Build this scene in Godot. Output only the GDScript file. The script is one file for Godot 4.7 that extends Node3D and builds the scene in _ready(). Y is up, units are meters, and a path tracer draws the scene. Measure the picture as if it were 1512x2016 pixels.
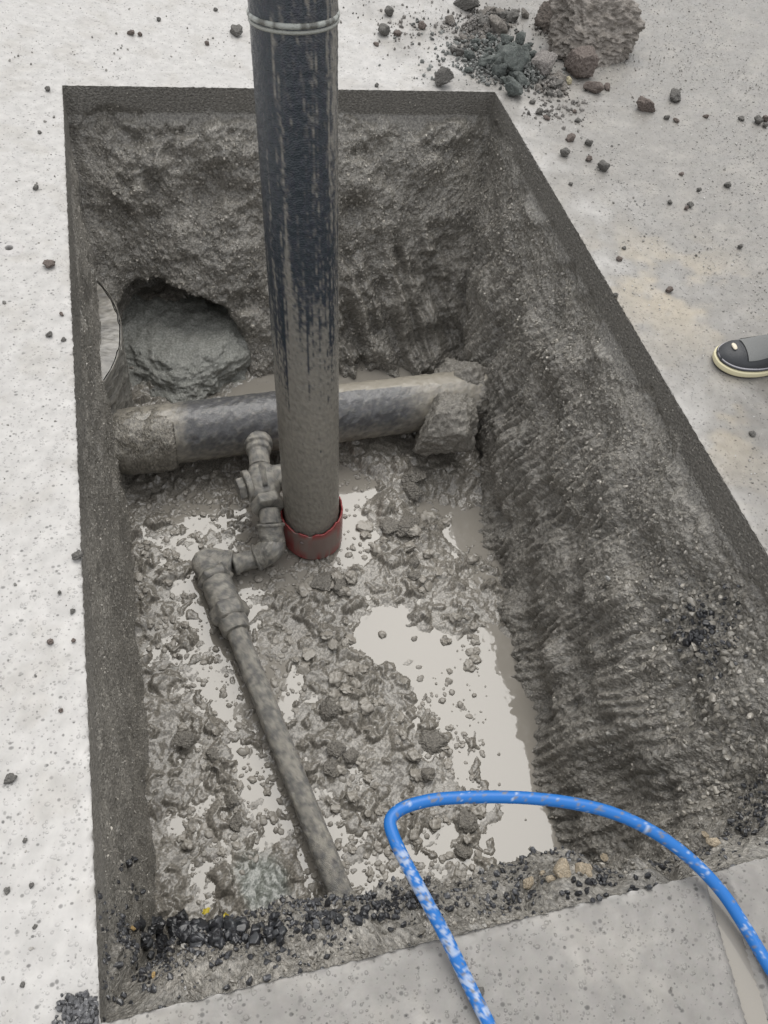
extends Node3D
# A hand-dug utility pit in a road: vacuum tube, gas main, service pipe, hose, spoil.
# World: y up, metres. The pit's rim is an upright rectangle in x and z; the camera stands at its near side.

const EYE := 1.4
const FOC := 1650.0
const WATER := -0.85
var cam_basis := Basis(Vector3(0.96363718, 0.13086811, 0.23297408), Vector3(0.11285851, 0.5909587, -0.79876828), Vector3(-0.24221136, 0.79601592, 0.5547002))
var rng := RandomNumberGenerator.new()
var used := {}
var M := {}
var bucket := {}

# ------------------------------------------------------------------ pixels to places
func ray(px: float, py: float) -> Vector3:
	return cam_basis * Vector3((px - 756.0) / FOC, -(py - 1008.0) / FOC, -1.0)
func at(px: float, py: float, h: float) -> Vector3:
	var d := ray(px, py)
	return Vector3(0, EYE, 0) + d * ((h - EYE) / d.y)
func near(px: float, py: float, t: float) -> Vector3:
	return Vector3(0, EYE, 0) + ray(px, py) * t
func remember(p: Vector3) -> void:        # the nearest surface point in each small window of the picture
	var q := cam_basis.transposed() * (p - Vector3(0, EYE, 0))
	if q.z > -0.1:
		return
	var k := Vector2i(int((756.0 - FOC * q.x / q.z) / 7.0), int((1008.0 + FOC * q.y / q.z) / 7.0))
	if not bucket.has(k) or bucket[k].z < q.z:
		bucket[k] = Vector3(p.x, p.y, q.z)
		bucket[[k]] = p
func touch(px: float, py: float) -> Vector3:
	for r in 4:
		for dx in range(-r, r + 1):
			for dy in range(-r, r + 1):
				var k := [Vector2i(int(px / 7.0) + dx, int(py / 7.0) + dy)]
				if bucket.has(k):
					return bucket[k]
	return at(px, py, 0.0)

# ------------------------------------------------------------------ naming
func numbered(called: String) -> String:
	if not used.has(called):
		used[called] = 0
		return called
	used[called] += 1
	return "%s_%03d" % [called, used[called]]
func tag(o: Node3D, label: String, category: String, group := "", kind := "") -> Node3D:
	if label: o.set_meta("label", label)
	if category: o.set_meta("category", category)
	if group: o.set_meta("group", group)
	if kind: o.set_meta("kind", kind)
	return o
func put(called: String, mesh: Mesh, m: Material, parent: Node = self) -> MeshInstance3D:
	var o := MeshInstance3D.new()
	o.name = numbered(called) if parent == self else called
	o.mesh = mesh
	o.material_override = m
	parent.add_child(o, true)
	return o
func thing(called: String, label: String, category: String, group := "") -> Node3D:
	var o := Node3D.new()
	o.name = numbered(called)
	add_child(o)
	return tag(o, label, category, group)

# ------------------------------------------------------------------ noise and textures
func noise(kind: int, freq: float, octaves: int, sd: int) -> FastNoiseLite:
	var n := FastNoiseLite.new()
	n.noise_type = kind
	n.frequency = freq
	n.seed = sd
	n.fractal_type = FastNoiseLite.FRACTAL_FBM if octaves > 1 else FastNoiseLite.FRACTAL_NONE
	n.fractal_octaves = octaves
	return n
func cells(freq: float, sd: int, ret := FastNoiseLite.RETURN_DISTANCE) -> FastNoiseLite:
	var n := noise(FastNoiseLite.TYPE_CELLULAR, freq, 1, sd)
	n.cellular_return_type = ret
	n.cellular_jitter = 1.0
	return n
func tile(n: FastNoiseLite, side: int, low: float, high: float) -> Image:
	var im := n.get_seamless_image(side, side, false, false, 0.15, true)
	im.convert(Image.FORMAT_RGB8)
	var d := im.get_data()
	for i in d.size():
		d[i] = int(255.0 * lerpf(low, high, d[i] / 255.0))
	return Image.create_from_data(side, side, false, Image.FORMAT_RGB8, d)
func tex(im: Image) -> ImageTexture:
	return ImageTexture.create_from_image(im)
func speckle(base: Image, count: int, rmin: float, rmax: float, tone: float, soft: float) -> Image:
	var s := base.get_width()
	for k in count:
		var c := Vector2(rng.randf() * s, rng.randf() * s)
		var r := rmin + (rmax - rmin) * pow(rng.randf(), 3.0)
		var w := r * rng.randf_range(0.7, 1.4)
		var v := clampf(tone + rng.randf_range(-soft, soft), 0.0, 1.0)
		for y in range(int(-r - 1), int(r + 2)):
			for x in range(int(-w - 1), int(w + 2)):
				var q := Vector2(x / w, y / r).length()
				if q < 1.0:
					var ix := posmod(int(c.x) + x, s)
					var iy := posmod(int(c.y) + y, s)
					var g := base.get_pixel(ix, iy).r
					g = lerpf(g, v, sqrt(1.0 - q * q))
					base.set_pixel(ix, iy, Color(g, g, g))
	return base
func mat(called: String, color: Color, rough: float, opts := {}) -> StandardMaterial3D:
	var m := StandardMaterial3D.new()
	m.resource_name = called
	m.albedo_color = color.linear_to_srgb()
	m.roughness = rough
	m.metallic_specular = opts.get("spec", 0.5)
	m.metallic = opts.get("metal", 0.0)
	m.vertex_color_use_as_albedo = opts.get("vc", false)
	if opts.has("grain"): m.albedo_texture = opts.grain
	if opts.has("rough"): m.roughness_texture = opts.rough
	if opts.has("bump"):
		m.heightmap_enabled = true
		m.heightmap_texture = opts.bump
		m.heightmap_scale = opts.get("relief", 0.2)
	if opts.has("tile"):
		m.uv1_scale = Vector3.ONE / float(opts.tile)
	if opts.has("size"):
		m.uv1_triplanar = true
		m.uv1_world_triplanar = opts.get("world", true)
		m.uv1_scale = Vector3.ONE / float(opts.size)
	if opts.has("coat"):
		m.clearcoat_enabled = true
		m.clearcoat = opts.coat
		m.clearcoat_roughness = opts.get("coat_rough", 0.05)
	M[called] = m
	return m

# ------------------------------------------------------------------ mesh building
func grid(pos: PackedVector3Array, col: PackedColorArray, w: int, h: int, sgn: float, loop := false, uv := PackedVector2Array(), gap := Vector3.INF) -> ArrayMesh:
	# w points along u (closed if loop), h points along v; the normal is sgn * du x dv
	var nor := PackedVector3Array()
	nor.resize(w * h)
	for j in h:
		var jm := maxi(j - 1, 0) * w
		var jp := mini(j + 1, h - 1) * w
		for i in w:
			var im := i - 1
			var ip := i + 1
			if loop:
				im = posmod(im, w)
				ip = ip % w
			else:
				im = maxi(im, 0)
				ip = mini(ip, w - 1)
			var du := pos[j * w + ip] - pos[j * w + im]
			var dv := pos[jp + i] - pos[jm + i]
			nor[j * w + i] = (du.cross(dv) * sgn).normalized()
	var idx := PackedInt32Array()
	var cw := w if loop else w - 1
	idx.resize(cw * (h - 1) * 6)
	var k := 0
	for j in h - 1:
		for i in cw:
			var a := j * w + i
			var b := j * w + (i + 1) % w
			var c := a + w
			var d := b + w
			if gap.x < 1e6 and pos[a].distance_squared_to(gap) < 0.0005:
				continue
			if sgn > 0.0:
				idx[k] = a; idx[k + 1] = c; idx[k + 2] = b; idx[k + 3] = b; idx[k + 4] = c; idx[k + 5] = d
			else:
				idx[k] = a; idx[k + 1] = b; idx[k + 2] = c; idx[k + 3] = b; idx[k + 4] = d; idx[k + 5] = c
			k += 6
	var arr := []
	arr.resize(Mesh.ARRAY_MAX)
	arr[Mesh.ARRAY_VERTEX] = pos
	arr[Mesh.ARRAY_NORMAL] = nor
	if col.size() == pos.size(): arr[Mesh.ARRAY_COLOR] = col
	if uv.size() == pos.size(): arr[Mesh.ARRAY_TEX_UV] = uv
	idx.resize(k)
	arr[Mesh.ARRAY_INDEX] = idx
	var m := ArrayMesh.new()
	m.add_surface_from_arrays(Mesh.PRIMITIVE_TRIANGLES, arr)
	return m

# A swept round bar: path of points, radius at each, optional bump (noise, height) and colour (Callable(point, angle, share)).
func sweep(path: Array, radii: Array, segs: int, bump = null, high := 0.0, tint = null, sides := 0, cap := true) -> ArrayMesh:
	var pos := PackedVector3Array()
	var col := PackedColorArray()
	var uv := PackedVector2Array()
	var far_along := 0.0
	var pts := path.duplicate()
	var rad := radii.duplicate()
	if cap:
		pts.push_front(path[0]); rad.push_front(0.0005)
		pts.append(path[-1]); rad.append(0.0005)
	var n := pts.size()
	var t0: Vector3 = (path[1] - path[0]).normalized()
	var side := t0.cross(Vector3.UP if absf(t0.y) < 0.9 else Vector3.RIGHT).normalized()
	for j in n:
		var a: Vector3 = pts[maxi(j - 1, 0)]
		var b: Vector3 = pts[mini(j + 1, n - 1)]
		var t := (b - a).normalized()
		side = (side - t * side.dot(t)).normalized()
		var up := t.cross(side)
		if j > 0: far_along += (pts[j] as Vector3).distance_to(pts[j - 1])
		for i in segs:
			var an := TAU * i / segs
			var r: float = rad[j]
			if sides > 0:
				var q := fposmod(an, TAU / sides) - PI / sides
				r *= cos(PI / sides) / cos(q)
			var p: Vector3 = pts[j] + (side * cos(an) + up * sin(an)) * r
			if bump != null and r > 0.002:
				p += (side * cos(an) + up * sin(an)) * bump.get_noise_3dv(p) * high
			pos.append(p)
			uv.append(Vector2(absf(an - PI) * 0.06, far_along))
			if tint != null:
				col.append(tint.call(p, an, float(j) / (n - 1)))
	return grid(pos, col, segs, n, -1.0, true, uv)
func spline(ctrl: Array, step: float) -> Array:
	var c := Curve3D.new()
	c.bake_interval = step
	for i in ctrl.size():
		var a: Vector3 = ctrl[maxi(i - 1, 0)]
		var b: Vector3 = ctrl[mini(i + 1, ctrl.size() - 1)]
		var tg := (b - a) / 6.0
		c.add_point(ctrl[i], -tg, tg)
	return Array(c.get_baked_points())
func line(a: Vector3, b: Vector3, n: int) -> Array:
	var out := []
	for i in n + 1:
		out.append(a.lerp(b, float(i) / n))
	return out
func fill(v: float, n: int) -> Array:
	var out := []
	out.resize(n)
	out.fill(v)
	return out

func ico(sub: int) -> Array:              # unit sphere: [points, indices]
	var g := (1.0 + sqrt(5.0)) / 2.0
	var v := []
	for q in [[-1, g, 0], [1, g, 0], [-1, -g, 0], [1, -g, 0], [0, -1, g], [0, 1, g], [0, -1, -g], [0, 1, -g], [g, 0, -1], [g, 0, 1], [-g, 0, -1], [-g, 0, 1]]:
		v.append(Vector3(q[0], q[1], q[2]).normalized())
	var f := [0, 11, 5, 0, 5, 1, 0, 1, 7, 0, 7, 10, 0, 10, 11, 1, 5, 9, 5, 11, 4, 11, 10, 2, 10, 7, 6, 7, 1, 8, 3, 9, 4, 3, 4, 2, 3, 2, 6, 3, 6, 8, 3, 8, 9, 4, 9, 5, 2, 4, 11, 6, 2, 10, 8, 6, 7, 9, 8, 1]
	for s in sub:
		var mid := {}
		var nf := []
		for k in range(0, f.size(), 3):
			var m := []
			for e in 3:
				var a: int = f[k + e]
				var b: int = f[k + (e + 1) % 3]
				var key := mini(a, b) * 100000 + maxi(a, b)
				if not mid.has(key):
					mid[key] = v.size()
					v.append((v[a] + v[b]).normalized())
				m.append(mid[key])
			nf.append_array([f[k], m[0], m[2], f[k + 1], m[1], m[0], f[k + 2], m[2], m[1], m[0], m[1], m[2]])
		f = nf
	return [v, f]
# A lump of stone or earth about 1 m across: noise, a few broken faces, colour from tones.
func lump(sd: int, sub: int, rough: float, cuts: int, tones: Array, flat := false) -> ArrayMesh:
	var r := RandomNumberGenerator.new()
	r.seed = sd
	var n := noise(FastNoiseLite.TYPE_SIMPLEX, 0.9, 1, sd)
	var n2 := noise(FastNoiseLite.TYPE_SIMPLEX_SMOOTH, 3.2, 4, sd + 1)
	var c := cells(4.5, sd + 2)
	var vf := ico(sub)
	var planes := []
	for k in cuts:
		planes.append([Vector3(r.randfn(), r.randfn(), r.randfn()).normalized(), r.randf_range(0.45, 0.8)])
	var pts := PackedVector3Array()
	var cols := PackedColorArray()
	for p: Vector3 in vf[0]:
		var q := p * (1.0 + 0.3 * rough * n.get_noise_3dv(p))
		for pl in planes:
			var over: float = q.dot(pl[0]) - pl[1]
			if over > 0.0: q -= pl[0] * over * 0.93
		q += p * (0.16 * rough * n2.get_noise_3dv(q * 1.3) - 0.05 * rough * c.get_noise_3dv(q * 1.2) + 0.05 * rough * n2.get_noise_3dv(q * 4.0))
		pts.append(q * 0.5)
		var s := clampf(0.5 + 0.9 * n2.get_noise_3dv(q * 2.1 + Vector3(7, 3, 1)), 0.0, 1.0)
		cols.append((tones[0] as Color).lerp(tones[1], s))
	var st := SurfaceTool.new()
	st.begin(Mesh.PRIMITIVE_TRIANGLES)
	st.set_smooth_group(-1 if flat else 0)
	var f: Array = vf[1]
	for k in range(0, f.size(), 3):
		for e in [0, 2, 1]:
			st.set_color(cols[f[k + e]])
			st.add_vertex(pts[f[k + e]])
	st.generate_normals()
	st.index()
	return st.commit()
func scatter(called: String, mesh: Mesh, m: Material, places: Array, label: String) -> void:   # places: [Transform3D, Color]
	var mm := MultiMesh.new()
	mm.transform_format = MultiMesh.TRANSFORM_3D
	mm.use_colors = true
	mm.mesh = mesh
	mm.instance_count = places.size()
	for i in places.size():
		mm.set_instance_transform(i, places[i][0])
		mm.set_instance_color(i, places[i][1])
	var o := MultiMeshInstance3D.new()
	o.name = numbered(called)
	o.multimesh = mm
	o.material_override = m
	add_child(o)
	tag(o, label, "debris", "", "stuff")
func spin() -> Basis:
	return Basis.from_euler(Vector3(rng.randf() * TAU, rng.randf() * TAU, rng.randf() * TAU))
func turned(s: Vector3) -> Basis:
	return Basis.from_euler(Vector3(rng.randf_range(-0.4, 0.4), rng.randf() * TAU, rng.randf_range(-0.4, 0.4))) * Basis.from_scale(s)

# ------------------------------------------------------------------ the pit's outline
const RIM := [Vector2(-0.180, -2.697), Vector2(1.237, -2.682), Vector2(1.237, -0.17), Vector2(-0.178, -0.17)]
const FOOT := [Vector2(-0.140, -2.26), Vector2(1.120, -2.20), Vector2(0.86, -0.275), Vector2(-0.15, -0.31)]
const STEP := 0.005
var outline: Array = []                    # [side, share along it, distance to the nearest corner, that corner's other side]
func lay_outline() -> void:
	for s in 4:
		var a: Vector2 = RIM[s]
		var b: Vector2 = RIM[(s + 1) % 4]
		var n := int(a.distance_to(b) / STEP)
		for i in n:
			var t := float(i) / n
			var d := minf(t, 1.0 - t) * a.distance_to(b)
			outline.append([s, t, d, (s + 3) % 4 if t < 0.5 else (s + 1) % 4])
func rim_at(o: Array) -> Vector2:
	return (RIM[o[0]] as Vector2).lerp(RIM[(o[0] + 1) % 4], o[1])
func foot_at(o: Array) -> Vector2:
	return (FOOT[o[0]] as Vector2).lerp(FOOT[(o[0] + 1) % 4], o[1])
func steps(x: float, table: Array) -> float:
	if x <= table[0][0]: return table[0][1]
	for k in range(1, table.size()):
		if x < table[k][0]:
			return lerpf(table[k - 1][1], table[k][1], (x - table[k - 1][0]) / (table[k][0] - table[k - 1][0]))
	return table[-1][1]
const FAR_FACE := [[0.0, 0.0], [0.085, 0.0], [0.12, 0.08], [0.30, 0.30], [0.5, 0.52], [0.68, 0.78], [0.85, 1.0], [1.0, 1.08]]
const RIGHT_FACE := [[0.0, 0.0], [0.085, 0.0], [0.12, 0.09], [0.3, 0.32], [0.5, 0.55], [0.7, 0.83], [0.85, 1.0], [1.0, 1.12]]
const NEAR_FACE := [[0.0, 0.0], [0.03, 0.0], [0.05, 0.16], [0.12, 0.5], [0.2, 0.85], [0.26, 0.9], [0.85, 1.0], [1.0, 1.0]]
const LEFT_FACE := [[0.0, 0.0], [0.2, 0.2], [0.5, 0.7], [0.85, 1.15], [1.0, 1.4]]
func lean(side: int, d: float) -> float:
	return steps(d, [FAR_FACE, RIGHT_FACE, NEAR_FACE, LEFT_FACE][side])
func smooth(a: float, b: float, x: float) -> float:
	var t := clampf((x - a) / (b - a), 0.0, 1.0)
	return t * t * (3.0 - 2.0 * t)
func blob(p: Vector3, c: Vector3, r: float) -> float:
	return exp(-p.distance_squared_to(c) / (r * r))

# ================================================================== build
func _ready() -> void:
	rng.seed = 7
	# camera
	var cam := Camera3D.new()
	cam.name = "camera"
	cam.fov = rad_to_deg(2.0 * atan(1008.0 / FOC))
	cam.near = 0.05
	cam.far = 600.0
	cam.transform = Transform3D(cam_basis, Vector3(0, EYE, 0))
	add_child(cam)
	cam.current = true
	# sky: thin bright overcast
	var sky_mat := ProceduralSkyMaterial.new()
	sky_mat.sky_top_color = Color(0.97, 0.975, 0.985)
	sky_mat.sky_horizon_color = Color(0.79, 0.795, 0.80)
	sky_mat.sky_curve = 0.25
	sky_mat.ground_bottom_color = Color(0.35, 0.34, 0.33)
	sky_mat.ground_horizon_color = Color(0.6, 0.6, 0.6)
	var env := Environment.new()
	env.background_mode = Environment.BG_SKY
	env.sky = Sky.new()
	env.sky.sky_material = sky_mat
	env.tonemap_mode = Environment.TONE_MAPPER_LINEAR
	env.tonemap_exposure = 1.3
	env.sdfgi_enabled = true
	env.ssao_enabled = true
	env.ssil_enabled = true
	var we := WorldEnvironment.new()
	we.name = "environment"
	we.environment = env
	add_child(we)
	# the veiled sun, high beyond the pit
	var sun := DirectionalLight3D.new()
	sun.name = "sun"
	sun.light_energy = 0.5
	sun.light_color = Color(1.0, 0.985, 0.96)
	sun.light_angular_distance = 46.0
	sun.shadow_enabled = true
	sun.sky_mode = DirectionalLight3D.SKY_MODE_LIGHT_ONLY
	add_child(sun)
	sun.look_at_from_position(Vector3(0.14, 0.88, -0.42), Vector3.ZERO, Vector3.RIGHT)

	materials()
	lay_outline()
	build_road()
	build_wall()
	build_floor()
	build_tube()
	build_main()
	build_service()
	build_hose()
	build_shoe()
	build_spoil()
	build_crumbs()
	build_clods()
	build_stuff()

func materials() -> void:
	var fine_tex := tex(tile(noise(FastNoiseLite.TYPE_SIMPLEX, 0.035, 5, 11), 512, 0.0, 1.0))
	var crumb := cells(0.045, 14)
	crumb.fractal_type = FastNoiseLite.FRACTAL_FBM
	crumb.fractal_octaves = 3
	crumb.fractal_gain = 0.6
	var crumb_tex := tex(tile(crumb, 1024, 1.0, 0.0))
	var grain := tex(speckle(tile(noise(FastNoiseLite.TYPE_SIMPLEX, 0.05, 4, 12), 512, 0.6, 1.0), 500, 1.0, 6.0, 0.95, 0.05))
	var rough := tex(tile(noise(FastNoiseLite.TYPE_SIMPLEX, 0.012, 4, 13), 512, 0.45, 1.0))
	# road: concrete skim speckled with grit and splashes of mud
	var pale := speckle(tile(noise(FastNoiseLite.TYPE_SIMPLEX, 0.02, 5, 21), 1024, 0.93, 1.0), 4200, 0.7, 4.5, 0.74, 0.18)
	var raised := speckle(tile(noise(FastNoiseLite.TYPE_SIMPLEX, 0.05, 4, 22), 1024, 0.44, 0.50), 5000, 0.9, 4.5, 0.85, 0.1)
	mat("concrete", Color.WHITE, 0.6, {"vc": true, "grain": tex(pale), "bump": tex(raised), "relief": 0.3, "rough": rough, "tile": 0.8})
	mat("soil", Color.WHITE, 0.5, {"vc": true, "grain": grain, "bump": crumb_tex, "relief": 0.45, "rough": rough, "tile": 0.30, "coat": 0.35, "coat_rough": 0.14})
	mat("mud", Color.WHITE, 0.5, {"vc": true, "grain": grain, "bump": fine_tex, "relief": 0.05, "rough": rough, "tile": 0.22, "spec": 0.5, "coat": 0.35, "coat_rough": 0.05})
	mat("puddle", Color(0.24, 0.222, 0.193), 0.03, {"spec": 0.56, "coat": 0.25, "coat_rough": 0.03, "bump": tex(tile(noise(FastNoiseLite.TYPE_SIMPLEX_SMOOTH, 0.012, 3, 15), 512, 0.0, 1.0)), "relief": 0.04, "tile": 0.5})
	mat("pipe_coat", Color.WHITE, 0.27, {"vc": true, "bump": fine_tex, "relief": 0.08, "tile": 0.1, "spec": 0.55})
	mat("muddy_iron", Color.WHITE, 0.30, {"vc": true, "bump": fine_tex, "relief": 0.2, "tile": 0.1, "spec": 0.65})
	mat("hose_rubber", Color.WHITE, 0.4, {"vc": true})
	mat("earth", Color.WHITE, 0.8, {"vc": true, "grain": grain, "bump": fine_tex, "relief": 0.3, "size": 0.12})
	mat("clay", Color.WHITE, 0.55, {"vc": true, "grain": grain, "bump": crumb_tex, "relief": 0.4, "size": 0.30})
	mat("asphalt", Color.WHITE, 0.38, {"vc": true, "grain": grain, "size": 0.06, "spec": 0.6})
	mat("plain", Color.WHITE, 0.6, {"vc": true})
	mat("wet_lump", Color.WHITE, 0.5, {"vc": true, "spec": 0.5, "coat": 0.3, "coat_rough": 0.06})
	mat("grit", Color.WHITE, 0.6, {"vc": true})
	mat("wet_grit", Color.WHITE, 0.28, {"vc": true, "spec": 0.6})

# ------------------------------------------------------------------ road
func road_height(x: float, z: float) -> float:
	var h := 0.0
	# a saw cut in the near slab, holding dirty water
	var a := at(1412, 1735, 0.0)
	var b := at(1505, 2050, 0.0)
	var d := Vector2(b.x - a.x, b.z - a.z).normalized()
	var q := Vector2(x - a.x, z - a.z)
	var along := q.dot(d)
	var off := absf(q.dot(Vector2(-d.y, d.x)))
	if along > -0.03 and along < 0.9:
		h -= 0.014 * (1.0 - smooth(0.012, 0.024, off)) * smooth(-0.03, 0.02, along)
	return h
func build_road() -> void:
	var n1 := noise(FastNoiseLite.TYPE_SIMPLEX, 1.3, 3, 31)
	var n2 := noise(FastNoiseLite.TYPE_SIMPLEX, 9.0, 3, 32)
	var edge := noise(FastNoiseLite.TYPE_SIMPLEX, 45.0, 3, 33)
	var film := noise(FastNoiseLite.TYPE_SIMPLEX, 3.0, 4, 34)
	var w := outline.size()
	var reach := [0.0, 0.002]
	var gap := 0.005
	while reach[-1] < 2.6:
		reach.append(reach[-1] + gap)
		gap = minf(gap * 1.035, 0.03)
	for q in [3.2, 5.0, 10.0, 30.0, 90.0, 250.0]: reach.append(q)
	var h: int = reach.size()
	var pos := PackedVector3Array()
	var col := PackedColorArray()
	pos.resize(w * h)
	col.resize(w * h)
	var uv := PackedVector2Array()
	uv.resize(w * h)
	var mid := Vector2(0.53, -1.43)
	var beige := at(1330, 570, 0.0)
	var beige2 := at(1400, 830, 0.0)
	for i in w:
		var o: Array = outline[i]
		var r := rim_at(o)
		var f := foot_at(o)
		var inw := (mid - r).normalized()
		r += inw * (edge.get_noise_2d(r.x * 1.0 + o[0] * 9.0, r.y) * 0.0022)
		# outward: straight from the side in its middle, fanning at the corners
		var sd: int = o[0]
		var out := Vector2(0, -1) if sd == 0 else Vector2(1, 0) if sd == 1 else Vector2(0, 1) if sd == 2 else Vector2(-1, 0)
		var a: Vector2 = RIM[sd]
		var b: Vector2 = RIM[(sd + 1) % 4]
		var dir := (b - a).normalized()
		var t: float = o[1]
		var fan := out + dir * (t * 2.0 - 1.0)
		for j in h:
			var d: float = reach[j]
			var p := r + fan * d
			var y := road_height(p.x, p.y) + n2.get_noise_2d(p.x, p.y) * 0.0012 + n1.get_noise_2d(p.x, p.y) * 0.003
			if d > 3.0: y = 0.0
			var worn := edge.get_noise_2d(p.x * 0.6, p.y * 0.6 + 40.0)
			if j < 4: y -= (0.004 - d * 0.3) * (0.6 + worn)
			uv[j * w + i] = p
			pos[j * w + i] = Vector3(p.x, y, p.y)
			# tones: pale slab on one side and beyond, greyer near slab, chip road opposite
			var pale := Color(0.425, 0.413, 0.397)
			var chipc := Color(0.225, 0.214, 0.198)
			var slab := Color(0.215, 0.205, 0.191)
			var wob := film.get_noise_2d(p.x, p.y)
			var k := smooth(0.6, 1.6, p.x + 0.5 * wob + 0.12 * (p.y + 2.7))
			var c := pale.lerp(chipc, k)
			var ks := smooth(-0.175, -0.165, p.y + 0.0 * wob) * smooth(-0.2, -0.18, p.x) * (1.0 - smooth(1.2, 1.5, p.x))
			c = c.lerp(slab, ks)
			var bm := maxf(exp(-Vector2(p.x - beige.x, (p.y - beige.z) * 1.0).length_squared() / 0.05), 0.7 * exp(-Vector2(p.x - beige2.x, p.y - beige2.z).length_squared() / 0.03))
			c = c.lerp(Color(0.36, 0.315, 0.245), clampf(bm * smooth(-0.25, 0.35, wob + 0.3 * n2.get_noise_2d(p.x, p.y)), 0.0, 0.8))
			var dirt := smooth(0.1, 0.5, film.get_noise_2d(p.x * 1.7 + 9.0, p.y * 1.7))
			c = c.lerp(Color(0.33, 0.31, 0.28), 0.35 * dirt)
			c *= 1.0 + 0.10 * n2.get_noise_2d(p.x * 2.0, p.y * 2.0)
			c.a = 1.0
			col[j * w + i] = c
	var hole := at(18, 489, 0.0)
	var o := put("road", grid(pos, col, w, h, 1.0, true, uv, hole), M.concrete)
	var rp := PackedVector3Array()
	var rc := PackedColorArray()
	var ru := PackedVector2Array()
	for q in [[0.036, -0.004], [0.028, 0.002], [0.012, 0.003], [0.0095, 0.0015], [0.009, -0.004], [0.009, -0.07], [0.0005, -0.07]]:
		for i in 32:
			var an := TAU * i / 32
			rp.append(hole + Vector3(cos(an) * q[0], q[1], sin(an) * q[0]))
			rc.append(Color(0.43, 0.415, 0.40) if q[1] > -0.005 else Color(0.2, 0.19, 0.18))
			ru.append(Vector2(rp[-1].x, rp[-1].z))
	tag(put("drill_hole", grid(rp, rc, 32, 7, -1.0, true, ru), M.concrete), "small round drilled hole in the pale slab", "drill hole")
	tag(o, "pale wet concrete road round the open pit", "", "", "structure")
	# dirty water in the saw cut
	var a := at(1412, 1740, 0.0)
	var b := at(1505, 2050, 0.0)
	var dd := (b - a).normalized() * 1.0
	var sd2 := Vector3(-dd.z, 0, dd.x) * 0.03
	var wp := PackedVector3Array()
	for j in 2:
		for i in 20:
			wp.append(Vector3(a.x, -0.0055, a.z) + dd * (0.5 * i / 19.0) + sd2 * (2.0 * j - 1.0))
	var wo := put("groove_water", grid(wp, PackedColorArray(), 20, 2, -1.0), M.puddle)
	tag(wo, "strip of brown water standing in the slab joint", "", "", "structure")

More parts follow.
